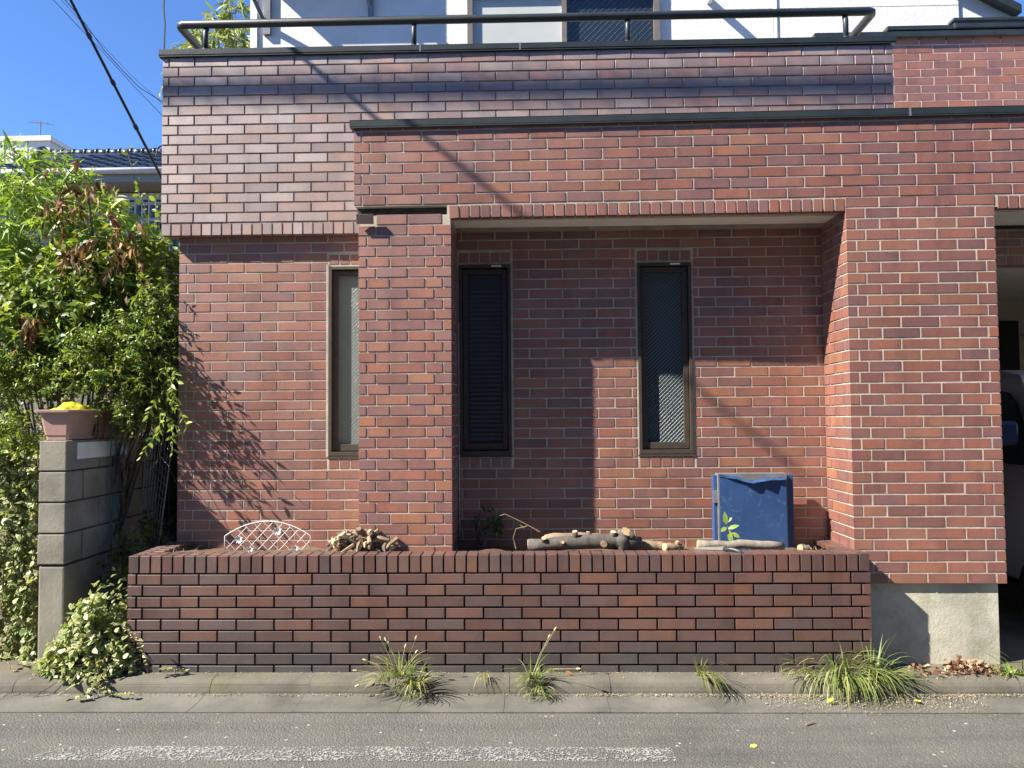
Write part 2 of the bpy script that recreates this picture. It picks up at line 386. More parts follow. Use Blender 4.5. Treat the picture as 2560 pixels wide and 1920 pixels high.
# ---- balcony parapet (plane YC)
relC = .006
bal = wall_core([((-2.575, YC+relC, 2.985), (2.538, YC+.16, 4.25)), ((-2.575, YC+.16, 2.990), (-2.42, 6.6, 4.25))], 'balcony_wall', M['mortar_grey'], house)
W = Wall((0, YC, 0))
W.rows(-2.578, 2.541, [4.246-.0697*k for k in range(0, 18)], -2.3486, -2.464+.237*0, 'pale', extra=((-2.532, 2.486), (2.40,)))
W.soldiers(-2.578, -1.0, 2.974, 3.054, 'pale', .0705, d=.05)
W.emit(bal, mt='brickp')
fl = MB().box((-2.56, YC+.02, 2.992), (-1.2, YD+.1, 3.06)).build('overhang_soffit', M['brown_frame'], house)
cp = MB(); cp.box((-2.60, YC-.016, 4.255), (2.56, YC+.2, 4.262)); cp.box((-2.60, YC-.016, 4.248), (2.56, YC-.012, 4.300)); cp.box((-2.595, YC-.013, 4.293), (2.555, YC+.2, 4.300)); cp.box((-2.60, YC-.012, 4.248), (-2.594, 6.6, 4.300))
coping = cp.build('coping', M['dark_metal'], house); coping['label'] = 'dark metal coping on top of the balcony wall'
for x in (-.05, -.75):
    MB().box((x, YC-.0175, 4.250), (x+.012, YC-.0155, 4.301)).build('seam', M['grey_metal'], coping)
# ---- front frame: beam, slim pillar, corner pillar (plane YB, slightly askew)
def Fm(x, t, z):                       # frame coordinates -> world (s measured as world x)
    n = Vector((.014, 1, 0)).normalized(); return Vector((x, YB(x), z))+n*t
def fbox(mb, x0, x1, t0, t1, z0, z1):
    vs = [Fm(x0, t0, z0), Fm(x1, t0, z0), Fm(x1, t1, z0), Fm(x0, t1, z0), Fm(x0, t0, z1), Fm(x1, t0, z1), Fm(x1, t1, z1), Fm(x0, t1, z1)]
    mb.add(vs, [(0, 3, 2, 1), (4, 5, 6, 7), (0, 1, 5, 4), (1, 2, 6, 5), (2, 3, 7, 6), (3, 0, 4, 7)])
def FW(): return Wall((0, YB(0), 0), BA)
b = MB(); fbox(b, -1.140, 5.2, .0036, .30, 3.078, 3.60); fbox(b, -.53, 2.06, .004, .14, 3.004, 3.078); fbox(b, 2.06, 2.98, .0026, .30, 2.99, 3.078); fbox(b, 2.98, 5.2, .004, .14, 3.004, 3.078)
beam = b.build('front_beam', M['mortar'], house)
b = MB(); fbox(b, -1.135, -.53, .055, .30, 3.0, 3.0775); cav = b.build('broken_cavity', M['bark_void'], beam); cav['label'] = 'dark cavity where tiles have fallen off the beam'
W = FW(); jB = [3.612]+[3.577-.0706*k for k in range(0, 8)]
W.rows(-1.147, 5.2, jB, -.222, -.11, 'warm', first='B', extra=((-1.095,), (-1.04,)))
W.soldiers(-.52, 2.044, 2.992, 3.073, 'warm', .0695, d=.05); W.soldiers(3.0, 5.2, 2.992, 3.073, 'warm', .0695, d=.05)
W.emit(beam)
b = MB(); fbox(b, -1.17, 5.25, -.022, .33, 3.602, 3.608); fbox(b, -1.17, 5.25, -.022, -.018, 3.595, 3.648); fbox(b, -1.17, 5.25, -.022, .33, 3.643, 3.649)
cb = b.build('coping', M['dark_metal'], house); cb['label'] = 'dark metal coping on top of the front beam'
b = MB(); fbox(b, 2.455, 2.468, -.0235, -.0215, 3.596, 3.65); b.build('seam', M['grey_metal'], cb)
# recess soffit
MB().box((-1.1, 5.05, 3.002), (2.06, YD+.05, 3.05)).build('soffit', M['plaster'], house)
# slim pillar
b = MB(); fbox(b, -1.107, -.509, .0042, .372, .05, 3.016); sp_ = b.build('front_pillar', M['mortar'], house)
W = FW(); jL = [2.742+.0697*k for k in range(3, -1, -1)]+frange(2.742-.0697, -.0697, 28)
def lp(i): return ((-1.061, -.91, -.676, -.56), (-1.002, -.792, -.616))[i % 2]
for i in range(len(jL)-1):
    cut = [-1.119]+list(lp(i+1))+[-.499]
    for c0, c1 in zip(cut[:-1], cut[1:]): W.brick(c0+.005, c1-.005, jL[i+1]+.005, jL[i]-.005, 'warm', tint=1.08)
W.brick(-1.002+.006, -.792-.005, 2.957, 3.020, 'warm'); W.brick(-.792+.005, -.567, 2.957, 3.020, 'warm')
W.brick(-1.119, -1.009, 2.950, 3.013, (.10, .06, .055), .045, d=.02, rot=Matrix.Rotation(.22, 4, 'X')@Matrix.Rotation(.02, 4, 'Y'))
W.brick(-.512, -.452, 2.99, 3.07, 'warm', .004, d=.02, rot=Matrix.Rotation(-.08, 4, 'Y'))
for i in range(len(jL)-1):             # its right-hand flank, in shade
    zt, zb = jL[i]-.005, jL[i+1]+.005; m0 = .11 if i % 2 else .23
    for a, c in ((.012, m0), (m0+.01, .365)):
        q = Fm(-.504, (a+c)/2, (zt+zb)/2); k = random.choice(PAL['warm'])
        W.items.append((c-a, zt-zb, .012, Matrix.Translation(q)@Matrix.Rotation(math.pi/2, 4, 'Z'), k))
W.emit(sp_)
MB().tube([(-.492, YD-.004, .85+.1*k) if k % 2 else (-.493, YD-.003, .85+.1*k) for k in range(0, 16)], .005, 6).build('sealant', M['mortar'], sp_)
# corner pillar
b = MB(); fbox(b, 2.048, 2.976, .002, .47, .622, 2.99); cpil = b.build('corner_pillar', M['mortar'], house)
W = FW(); jR = [3.0835-.0706*k for k in range(0, 36)]
for i in range(len(jR)-1):
    A = i % 2 == 1
    cut = [2.040]+([2.107, 2.256, 2.495, 2.741, 2.919] if not A else [2.166, 2.375, 2.616, 2.859])+[2.988]
    if i == 0: cut = [2.040, 2.256, 2.495, 2.741, 2.988]
    for c0, c1 in zip(cut[:-1], cut[1:]): W.brick(c0+.005, c1-.005, jR[i+1]+.005, jR[i]-.005, 'warm')
for i in range(1, len(jR)-1):          # flank facing the recess, in full sun
    zt, zb = jR[i]-.005, jR[i+1]+.005; cuts = (0.001, .060, .235, .43) if i % 2 else (.001, .112, .335, .43)
    for a, c in zip(cuts[:-1], cuts[1:]):
        if zb < .8: continue
        q = Vector((2.0445, YB(2.05)+(a+c)/2, (zt+zb)/2)); k = random.choice(PAL['warm'])
        W.items.append((c-a-.010, zt-zb, .006, Matrix.Translation(q)@Matrix.Rotation(-math.pi/2, 4, 'Z'), k))
W.emit(cpil)
b = MB(); fbox(b, 2.03, 2.944, .030, .46, .04, .628); o = b.build('footing', M['concrete'], house, bevel=.004); o['label'] = 'bare concrete footing under the corner pillar'
# ---- carport: rear brick wall, ceiling, inner garage
b = MB(); b.box((2.4, YR+.003, 3.30), (6.5, YR+.15, 4.985)); b.box((3.2, YR+.003, 2.97), (6.5, YR+.15, 3.30))
cw = b.build('carport_wall', M['mortar'], house)
W = Wall((0, YR, 0))
W.rows(2.9, 5.4, [4.942+.0715]+[4.942-.0715*k for k in range(0, 9)], 3.481, 3.36, 'warm', first='A')
W.rows(3.6, 5.4, [3.272-.0705*k for k in range(0, 4)], 4.198, 4.081, 'warm', first='A'); W.soldiers(3.61, 5.4, 2.965, 3.05, 'warm', .0705, d=.04)
W.emit(cw)
MB().box((2.55, YR-.04, 5.005), (6.5, YR+.2, 5.05)).build('coping', M['dark_metal'], house)
MB().box((3.2, YR-.02, 5.075), (3.95, YR+.1, 5.11)).build('flashing', M['dark_metal'], house)
b = MB(); b.box((2.98, 5.05, 3.30), (6.5, YR+.05, 3.50)); b.box((2.98, YR+.05, 2.975), (6.5, 9.2, 3.10)); b.build('carport_ceiling', M['plaster'], house)
b = MB(); b.box((3.1, 6.60, 3.285), (6.5, 6.685, 3.298)); b.build('ceiling_rail', M['black'], house)
M['beige'] = plain('beige_wall', (.5, .44, .35), .85, .1, 4)
b = MB(); b.box((2.98, 9.0, .05), (7, 9.15, 2.98)); b.box((6.6, 5.0, .05), (6.8, 9.15, 3.3)); b.box((2.90, 5.30, .05), (2.98, 9.15, 3.4)); gw = b.build('garage_wall', M['beige'], house)
for k in range(5): MB().box((5.75, 8.985, .9+k*.42), (6.6, 9.0, .907+k*.42)).build('wall_joint', M['brown_frame'], gw)
MB().box((5.0, 8.97, .1), (5.715, 8.995, 2.75)).build('garage_door', M['black'], house)
gf = MB().box((2.9, 4.94, .03), (7, 9.2, .112)).build('garage_floor', M['gutter']); tag(gf, kind='structure')
# ---- upper storey
def siding():
    m = N('white_siding'); a = m.noise(38, 3, .5); m.set(base_color=m.ramp(m.noise(3, 4), [(.3, (.66, .65, .64)), (.7, (.76, .755, .74))]), roughness=.75)
    v = m.n('TexVoronoi', i_Scale=60.0, feature='SMOOTH_F1'); m.l(m.pos(), v.inputs['Vector'])
    m.bump(m.math('ADD', a, v.outputs['Distance']), .22, .006); return m.m
M['siding'] = siding()
u = MB(); wl = P(645, 100, YW)[0]; wwin = (P(1170, 50, YW)[0], P(1647, 50, YW)[0]); slope = (P(2440, 0, YW), P(2520, 40, YW))
uw = MB().prism([(wl, 3.3), (6.2, 3.3), (6.2, 4.4), (slope[1][0]+.1, slope[1][2]), (slope[0][0]-2, slope[0][2]+1.35), (wl, 7.2)], .12, Matrix.Translation((0, YW+.02, 0))).build('upper_wall', M['siding'], house)
zl = [4.72, 5.036, 5.352, 5.668]
for i in range(len(zl)-1):
    z0_, z1_ = zl[i]+.006, zl[i+1]-.0
    for a, c in ((wl, wwin[0]-.005), (wwin[1]+.005, P(1935, 60, YW)[0]-.004), (P(1935, 60, YW)[0]+.03, 3.9 if i else 4.05)):
        MB().box((a, YW, z0_), (c, YW+.03, z1_)).build('siding_board', M['siding'], uw, bevel=.003)
MB().box((wl-.065, YW-.02, 3.3), (wl-.004, YW+.14, 7.2)).build('corner_trim', M['white_paint'], uw)
MB().box((P(1935, 60, YW)[0]+.002, YW-.012, 4.3), (P(1935, 60, YW)[0]+.025, YW+.02, 6.0)).build('joint_trim', M['white_paint'], uw)
d_ = slope[1]-slope[0]
b = MB(); b.prism([(slope[0][0]-1.6, slope[0][2]-1.6*d_[2]/d_[0]), (slope[1][0]+.06, slope[1][2]-.02), (slope[1][0]+.06, slope[1][2]+.05), (slope[0][0]-1.6, slope[0][2]-1.6*d_[2]/d_[0]+.10)], .10, Matrix.Translation((0, YW-.10, 0)))
b.build('roof_rake', M['dark_metal'], house)
zb0 = P(2470, 90, 6.70)[2]; e0 = P(2392, 62, 6.68); e1x = 6.2; zt0 = P(2470, 46, 6.66)[2]
eave = MB().box((e0[0]+.05, 6.745, zb0), (e1x, 6.79, zb0+.012)).build('eave', M['white_paint'], house)
MB().box((e0[0]+.03, 6.735, zb0+.014), (e1x, 6.745, zt0-.035)).build('fascia', M['black'], eave)
MB().box((e0[0]-.03, 6.655, zt0-.085), (e1x, 6.735, zt0-.01)).build('gutter', M['dark_metal'], eave, bevel=.012)
MB().box((e0[0]-.045, 6.645, zt0-.02), (e1x, 6.74, zt0+.006)).build('gutter_lip', M['dark_metal'], eave, bevel=.004)
MB().box((e0[0]+.04, 6.75, zb0+.014), (e1x, 6.79, zt0-.04)).build('eave_core', M['dark_metal'], eave)
# upper window
def glass(name, col, rough=.08, spec=.5):
    m = N(name); m.set(base_color=m.ramp(m.noise(2.2, 3), [(.3, tuple(q*.85 for q in col)), (.7, col)]), roughness=rough); m.b.inputs['Specular IOR Level'].default_value = spec; return m.m
M['sash'] = plain('sash_aluminium', (.16, .14, .12), .4, .1, 20)
wn = MB(); x0, x1 = wwin; zb_, zt_ = 4.75, 5.62; xm = P(1410, 50, YW)[0]
for a, c in ((x0, x0+.045), (x1-.05, x1), (xm-.022, xm+.022)): wn.box((a, YW-.045, zb_), (c, YW+.03, zt_))
wn.box((x0, YW-.046, 5.50), (x1, YW+.03, zt_+.001)); upw = wn.build('upper_window', M['sash'], house)
MB().box((x0+.045, YW-.01, zb_), (xm-.022, YW+.01, 5.50)).build('pane', glass('frosted_pane', (.50, .53, .50), .3), upw)
MB().box((xm+.022, YW+.002, zb_), (x1-.05, YW+.014, 5.50)).build('pane', glass('dark_pane', (.02, .03, .045), .03, .6), upw)
wr = MB()
for k in range(23):
    a = xm+.02+k*.056-.75; q = [(a, YW-.001, zb_), (a+.75, YW-.001, 5.5)]
    lo = max(0, (xm+.03-a)/.75); hi = min(1, (x1-.06-a)/.75)
    if hi > lo+.02: wr.tube([(a+.75*lo, YW, zb_+.75*lo), (a+.75*hi, YW, zb_+.75*hi)], .0009, 4)
o = wr.build('wire_mesh', M['grey_metal'], upw); tag(o, kind='stuff')
# rail
rl = MB(); zr = 4.517; xL, xR = -2.50, 2.45; yr = 5.30
rl.tube([(xL, 6.5, zr), (xL, yr+.04, zr), (xL+.012, yr+.012, zr), (xL+.04, yr, zr), (xR-.04, yr, zr), (xR-.012, yr+.012, zr), (xR, yr+.04, zr), (xR, 6.5, zr)], .029, 14)
rail = rl.build('handrail', M['dark_metal'], house, smooth=True); rail['label'] = 'dark tubular handrail around the balcony'
posts = [(-2.30, yr), (-.80, yr), (.72, yr), (2.25, yr), (xL, yr+.32), (xR, yr+.32), (xL, yr+1.0), (xR, yr+1.0)]
for x, y in posts:
    p_ = MB().tube([(x, y, 4.30), (x, y, zr-.06), (x, y+.012, zr-.028)], .019, 12).build('post', M['dark_metal'], rail, smooth=True)
    MB().tube([(x, y, 4.30), (x, y, 4.335)], .025, 12).build('collar', M['dark_metal'], p_)
# ---- narrow windows
pane_m = {}
def wired(name, col, diamond):
    m = N(name); m.set(base_color=m.ramp(m.noise(1.3, 3), [(.3, tuple(q*.75 for q in col)), (.7, col)]), roughness=.22); m.b.inputs['Specular IOR Level'].default_value = .5
    m.bump(m.noise(260, 2), .12, .002); return m.m
cols = [(.15, .175, .165), (.018, .026, .038), (.038, .054, .064)]
for k, (a, c) in enumerate(win):
    nm = ['half-hidden narrow window left of the slim brick pillar', 'dark narrow window with slatted blind right of the slim pillar', 'narrow wired-glass window in the middle of the recess'][k]
    f = MB(); y = YD+.012
    ww = .022
    f.box((a, y-.02, WZ0), (a+ww, y+.07, WZ1)); f.box((c-ww, y-.02, WZ0), (c, y+.07, WZ1)); f.box((a+ww, y-.02, WZ1-ww), (c-ww, y+.07, WZ1)); f.box((a+ww, y-.02, WZ0), (c-ww, y+.07, WZ0+.028))
    fr = f.build('narrow_window', M['brown_frame'], house, bevel=.002); fr['label'] = nm
    s_ = MB(); a2, c2, b2, t2 = a+ww+.004, c-ww-.004, WZ0+.034, WZ1-ww-.006; q = .034; ys_ = y+.004
    s_.box((a2, ys_, b2), (a2+q, ys_+.05, t2)); s_.box((c2-q, ys_, b2), (c2, ys_+.05, t2)); s_.box((a2+q, ys_, t2-q), (c2-q, ys_+.05, t2)); s_.box((a2+q, ys_, b2), (c2-q, ys_+.05, b2+.045))
    sash = s_.build('sash', M['brown_frame'], fr, bevel=.002)
    pn = MB().box((a2+q, ys_+.028, b2+.045), (c2-q, ys_+.034, t2-q)).build('pane', wired('wired_glass', cols[k], k == 1), fr)
    g0, g1, h0, h1 = a2+q, c2-q, b2+.045, t2-q; wr = MB(); W_ = g1-g0
    for j in range(90 if k != 1 else 0):
        z = h0-W_+j*.028
        for sgn in ((1,) if k != 1 else (1, -1)):
            p0, p1 = (z, z+W_) if sgn == 1 else (z+W_, z)
            t0, t1 = 0., 1.
            zz = sorted(((h0-p0)/(p1-p0), (h1-p0)/(p1-p0))); t0 = max(t0, zz[0]); t1 = min(t1, zz[1])
            if t1 > t0+.03 and (k != 1 or j % 2): wr.tube([(g0+W_*t0, ys_+.028, p0+(p1-p0)*t0), (g0+W_*t1, ys_+.028, p0+(p1-p0)*t1)], '.0' and .00075, 4, False)
    wo = wr.build('wire', M['wire'] if 'wire' in M else M.setdefault('wire', plain('glass_wire', (.24, .26, .25), .35, .1, metal=.2)), fr); tag(wo, kind='stuff')
    if k == 1:
        for j in range(34):
            z = h0+.02+j*.0315
            if z < h1-.1: MB().box((g0+.012, ys_+.0225, z), (g1-.004, ys_+.0245, z+.021)).build('blind_slat', M.setdefault('slat', plain('blind_slat', (.030, .034, .042), .6, .2)), fr)
    if k: MB().box((a+.23, y-.022, WZ1-.016), (a+.30, y-.0195, WZ1-.005)).build('sticker', M['white_paint'], fr)
    if k == 0: MB().box((a-.018, YD-.004, WZ0-.01), (a-.002, YD+.06, WZ1+.016)).build('reveal', M['mortar'], fr)
    MB().box((a-.006, YD-.006, WZ0-.016), (c+.006, YD+.03, WZ0-.003)).build('sill', M['brown_frame'], fr)
# ================================================================== brick planter
pl = empty('brick_planter', (-.2, 4.85, .11), 'long low dark brick planter with upright brick rim in front of the house', 'planter')
X0, X1, ZT = -2.520, 2.076, .832
b = MB(); b.box((X0+.014, YP+.024, .05), (X1-.014, YP+.15, ZT-.020)); b.box((X0+.014, YP+.15, .05), (X0+.15, YD+.02, ZT-.02)); b.box((X1-.15, YP+.15, .05), (X1-.014, YB(2.05)+.02, ZT-.02))
core = b.build('planter_core', M['mortar_dark'], pl)
W = Wall((0, YP, 0))
jp = [.7215-.0701*k for k in range(0, 10)]
jx = P(403, 1450, YP)[0]
W.rows(X0, X1, jp, jx, jx+.1185, 'dark', tint=lambda c0, zb: .82 if zb < .25 else 1.0, gap=.0115, extra=((X0+.055,), (X1-.055, )))
n = 65; p_ = (X1-X0)/n
for k in range(n):
    a = X0+k*p_
    W.brick(a+.0055, a+p_-.0055, .7265, ZT, 'dark', 0, d=.052, tint=1.0 if 0 < k < n-1 else .7)
for q in range(len(W.items)):           # splash dirt: the lowest courses have greyed
    w_, h_, d_, m_, c = W.items[q]; z_ = m_.translation.z; k = max(0, min(1, (.36-z_)/.2))*.75; g_ = sum(c)/3*1.05
    W.items[q] = (w_, h_, .03 if h_ < .09 else d_, m_, tuple(a*(1-k)+g_*k for a in c))
W.emit(core)
W = Wall((0, 0, 0))
for k in range(2, n-2):                # flat caps on the rim, behind the upright bricks
    a = X0+k*p_; c = random.choice(PAL['dark']); kk = random.uniform(.9, 1.2)
    W.items.append((p_-.008, .094, .025, Matrix.Translation((a+p_/2, YP+.056+.049, ZT-.001+random.uniform(-.001, .001)))@Matrix.Rotation(-math.pi/2, 4, 'X'), tuple(q*kk for q in c)))
for side, xa in ((0, X0), (1, X1-.148)):
    for j in range(2):
        for i in range(9):
            y = YP+.062+i*.0705-(.03 if j else 0)
            if y > YD-.03 or (side and y > YB(2.05)+.36) or (j == 0 and side == 0 and i == 0 and False): continue
            c = random.choice(PAL['dark'])
            W.items.append((.068, .0625, .025, Matrix.Translation((xa+.037+j*.073, y+.03, ZT-.0015))@Matrix.Rotation(-math.pi/2, 4, 'X'), c))
    yy = YP+.02
    for i in range(9):                 # outer flank, seen edge-on
        for r in range(9):
            if side == 0 or yy > YB(2.05): continue
W.emit(core)
soil = MB(); rr = np.random.default_rng(3); nx, ny = 60, 8
vs = [(X0+.15+(X1-X0-.3)*i/nx, YP+.148+(YD-YP-.14)*j/ny, .765+rr.uniform(0, .02)+.008*math.sin(i*.7)+(.028 if j < 4 else 0)) for j in range(ny+1) for i in range(nx+1)]
fs = [(j*(nx+1)+i, j*(nx+1)+i+1, (j+1)*(nx+1)+i+1, (j+1)*(nx+1)+i) for j in range(ny) for i in range(nx)]
o = soil.add(vs, fs).build('soil', M['soil'], pl, smooth=True)
# ================================================================== foliage tools
def leaf_mat(name, rough=.42, trans=.35, spec=.4):
    m = N(name); c = m.n('Attribute', attribute_name='Col').outputs[0]
    m.set(base_color=c, roughness=rough); m.b.inputs['Specular IOR Level'].default_value = spec
    tr = m.n('BsdfTranslucent'); m.l(m.mix(c, (1.0, 1.0, .45), .5, 'MULTIPLY'), tr.inputs[0])
    hs = m.n('HueSaturation', i_Value=1.6); mx = m.n('MixShader'); mx.inputs[0].default_value = trans
    m.l(m.mix(c, (1.25, 1.3, .6), 1.0, 'MULTIPLY'), tr.inputs[0])
    m.l(m.b.outputs[0], mx.inputs[1]); m.l(tr.outputs[0], mx.inputs[2]); m.l(mx.outputs[0], m.out.inputs[0]); return m.m
M['leaf'] = leaf_mat('leaf'); M['leaf_dry'] = leaf_mat('leaf_dry', .8, .15, .15)
M['bark'] = plain('bark', (.11, .085, .06), .85, .4, 30, .6, 60); M['bark_dark'] = plain('bark_dark', (.075, .066, .058), .85, .45, 18, .8, 70)
M['twig'] = plain('twig', (.16, .11, .07), .8, .3, 30)
def nrm(a): return a/(np.linalg.norm(a, axis=-1, keepdims=True)+1e-9)
SHP = {'slender': [(.0, .04), (.32, 1.0), (.68, .72), (1, 0)], 'oval': [(.0, .08), (.30, .95), (.68, .85), (1, 0)], 'heart': [(.0, .5), (.22, 1.0), (.62, .75), (1, 0)]}
class Leaves:
    def __init__(s): s.P = []; s.D = []; s.Nn = []; s.L = []; s.W = []; s.B = []; s.C = []; s.C2 = []
    def add(s, p, d, n, L, W, B, c, c2=None):
        s.P.append(p); s.D.append(d); s.Nn.append(n); s.L.append(L); s.W.append(W); s.B.append(B); s.C.append(c); s.C2.append(c if c2 is None else c2)
    def build(s, name, shape, mat, parent, fold=.18, stuff=True):
        p = np.concatenate(s.P); d = nrm(np.concatenate(s.D)); n = np.concatenate(s.Nn); n = nrm(n-d*(n*d).sum(1, keepdims=True)); sd = np.cross(d, n)
        L = np.concatenate(s.L)[:, None]; W = np.concatenate(s.W)[:, None]/2; B = np.concatenate(s.B)[:, None]; C = np.concatenate(s.C); C2 = np.concatenate(s.C2)
        sh = SHP[shape]; K = len(p)
        def at(t, w): return p+d*(L*(t-.18*abs(0)*t))-n*(B*L*t*t)+sd*(W*w)+n*(np.abs(w)*W*fold)
        V = [at(sh[0][0], -sh[0][1]*.6), at(sh[0][0], sh[0][1]*.6)]; CC = [C2, C2]
        for t, w in sh[1:3]:
            V += [at(t, -w), at(t, 0), at(t, w)]; CC += [C2, C, C2]
        V.append(at(1, 0)); CC.append(C2)
        V = np.stack(V, 1).reshape(-1, 3); CC = np.stack(CC, 1).reshape(-1, 3)
        fc = np.array([(0, 3, 2, 2), (0, 1, 3, 3), (1, 4, 3, 3), (2, 3, 6, 5), (3, 4, 7, 6), (5, 6, 8, 8), (6, 7, 8, 8)])
        off = (np.arange(K)*9)[:, None, None]; Fq = (fc[None]+off).reshape(-1, 4)
        F = [tuple(f) if f[2] != f[3] else tuple(f[:3]) for f in Fq.tolist()]
        o = quads(name, V, F, mat, parent, CC, smooth=True)
        if stuff: tag(o, kind='stuff')
        return o
def colvar(base, n, v=.25, alt=None, pa=.0):
    b = np.array(base)[None]*(1+NR.uniform(-v, v, (n, 1)))*(1+NR.uniform(-.08, .08, (n, 3)))
    if alt is not None:
        k = NR.random(n) < pa; b[k] = np.array(alt)[None]*(1+NR.uniform(-v, v, (k.sum(), 1)))
    return np.clip(b, .004, .9)
def shoot(LV, tw, a, d, ln, nl, lL, lW, col, spread=.9, droop=.35, up=.5, bend=.25, alt=None, pa=0, edge=None, tr=.0022, lv=.3):
    d = d/np.linalg.norm(d); t = np.linspace(.12, 1, nl)[:, None]
    g = np.array([0, 0, -1.0]); pt = a+d*ln*t+g*droop*ln*t*t; tan = nrm(d+2*g*droop*t)
    ph = np.arange(nl)*2.4+NR.uniform(0, 6.28); ref = np.cross(tan, [.3, .2, 1.0]); ref = nrm(ref); r2 = np.cross(tan, ref)
    rad = np.cos(ph)[:, None]*ref+np.sin(ph)[:, None]*r2
    ld = nrm(tan*(1-spread*.6)+rad*spread+g*droop*.8+NR.normal(0, .15, (nl, 3)))
    nn = np.array([-.75, -.5, .8])*up+NR.normal(0, .5, (nl, 3))
    L = lL*NR.uniform(1-lv, 1+lv, nl); c = colvar(col, nl, .28, alt, pa)
    LV.add(pt, ld, nn, L, lW*NR.uniform(.8, 1.2, nl)*L/lL, bend*NR.uniform(.4, 1.5, nl), c, None if edge is None else colvar(edge, nl, .15))
    if tw is not None and tr:
        q = [a+d*ln*k+g*droop*ln*k*k for k in (0, .5, 1)]; tw.tube(q, [tr, tr*.7, tr*.35], 3, False)
def in_ell(c, r, shell=.0):
    while True:
        q = NR.uniform(-1, 1, 3); k = np.linalg.norm(q)
        if shell < k < 1: return np.array(c)+q*np.array(r), q/(k+1e-6)
def shrub(name, label, cat, base, blobs, nsh, shape, lL, lW, cols, ln=(.15, .35), nl=8, spread=.9, droop=.3, bend=.25, trunk=3, edge=None, alt=None, pa=0, group=None, mat='leaf', fold=.18, shell=.35, tr=.0025, up=.6, outw=1.0, tdir=(0, 0, .5), clip=None):
    root = empty(name, base, label, cat, group); LV = Leaves(); tw = MB(); br = MB(); base = np.array(base)
    wts = np.array([b[1][0]*b[1][1]*b[1][2] for b in blobs])**.75; wts /= wts.sum()
    for i in range(nsh):
        c, r = blobs[NR.choice(len(blobs), p=wts)][:2]; a, q = in_ell(c, r, shell if NR.random() < .75 else 0)
        if clip and not clip(a): continue
        d = q*outw+np.array(tdir)+NR.normal(0, .35, 3)
        shoot(LV, tw, a, d, NR.uniform(*ln), nl, lL, lW, cols[NR.integers(len(cols))], spread, droop, up, bend, alt, pa, edge, tr)
    for c, r in [b[:2] for b in blobs]:
        for k in range(trunk):
            e, q = in_ell(c, np.array(r)*.75); m1 = base*.4+e*.6+NR.normal(0, .05, 3); br.tube([base+NR.normal(0, .03, 3)*[1, 1, 0], base*.75+e*.25+NR.normal(0, .04, 3), m1, e], [.018, .014, .009, .004], 5, False)
    LV.build('foliage', shape, M[mat], root, fold); o = tw.build('twigs', M['twig'], root) if tw.f else None
    if o: tag(o, kind='stuff')
    if br.f: br.build('stem', M['bark'], root, smooth=True)
    return root
GY = [(.26, .37, .055), (.21, .33, .05), (.30, .39, .075)]
GM = [(.18, .25, .045), (.225, .30, .055), (.14, .205, .04), (.28, .34, .065)]
GD = [(.11, .165, .032), (.145, .205, .038), (.09, .14, .03), (.22, .28, .05)]
B_ = lambda u, v, Y, rx, ry, rz: (P(u, v, Y), (rx, ry, rz))
def PX(a): d = np.asarray(a)-np.array([0, 0, ZC]); k = d@fw; return 1280+F_PX*(d@rt)/k, 960-F_PX*(d@up)/k
def lim2(a): u, v = PX(a); return lim(a) and not (50 < u < 300 and v > 965 and a[1] < 6)
lim = lambda a: a[0] < -2.545-.0*a[1] or a[1] < 5.05
shrub('willow_leaf_tree', 'tall shrub with long drooping light-green leaves left of the brick house', 'shrub', (-3.9, 6.1, .1),
      [B_(60, 560, 6.0, .52, .4, .50), B_(190, 600, 5.95, .45, .4, .42), B_(20, 720, 5.8, .4, .4, .5), B_(270, 630, 6.0, .22, .3, .3), B_(130, 470, 6.1, .16, .2, .24), B_(30, 430, 6.1, .20, .2, .2), B_(150, 750, 5.7, .5, .3, .4)],
      640, 'slender', .125, .019, GY+GM[:2], (.12, .30), 10, .75, .5, .42, 2, clip=lim, tdir=(0, -.1, .7))
shrub('glossy_leaf_shrub', 'dense dark glossy broad-leaved shrub filling the middle of the hedge', 'shrub', (-3.5, 5.9, .1),
      [B_(330, 760, 5.7, .36, .35, .50), B_(190, 800, 5.6, .45, .35, .42), B_(60, 840, 5.6, .45, .4, .45), B_(410, 700, 5.75, .16, .25, .22), B_(250, 690, 5.75, .35, .3, .3)],
      1050, 'oval', .062, .028, GD+GM, (.10, .26), 9, .95, .2, .2, 3, clip=lim, alt=(.17, .24, .03), pa=.12)
shrub('jasmine_bush', 'fine-leaved green climber mounded over the block wall behind the pink plant box', 'shrub', (-3.35, 5.7, .1),
      [B_(240, 930, 5.35, .36, .28, .28), B_(340, 900, 5.4, .28, .28, .32), B_(130, 930, 5.45, .32, .3, .32), B_(400, 860, 5.45, .16, .2, .36), B_(50, 980, 5.4, .3, .3, .3), B_(300, 1010, 5.35, .26, .2, .16), B_(390, 960, 5.42, .15, .15, .28), B_(330, 980, 5.4, .24, .2, .22), B_(420, 800, 5.5, .12, .2, .3)],
      1750, 'slender', .036, .0135, GM+[(.13, .20, .035), (.10, .175, .04)], (.08, .22), 13, .95, .35, .15, 3, clip=lim2, alt=(.16, .23, .03), pa=.1)
shrub('yellow_green_bush', 'small yellow-green bush at the left edge below the pink plant box', 'shrub', (-3.5, 5.25, .1),
      [B_(40, 1100, 5.15, .24, .2, .16), B_(5, 1150, 5.15, .2, .2, .14)], 260, 'slender', .034, .014, [(.21, .27, .03), (.16, .23, .03)], (.06, .16), 10, .9, .3, .15, 2)
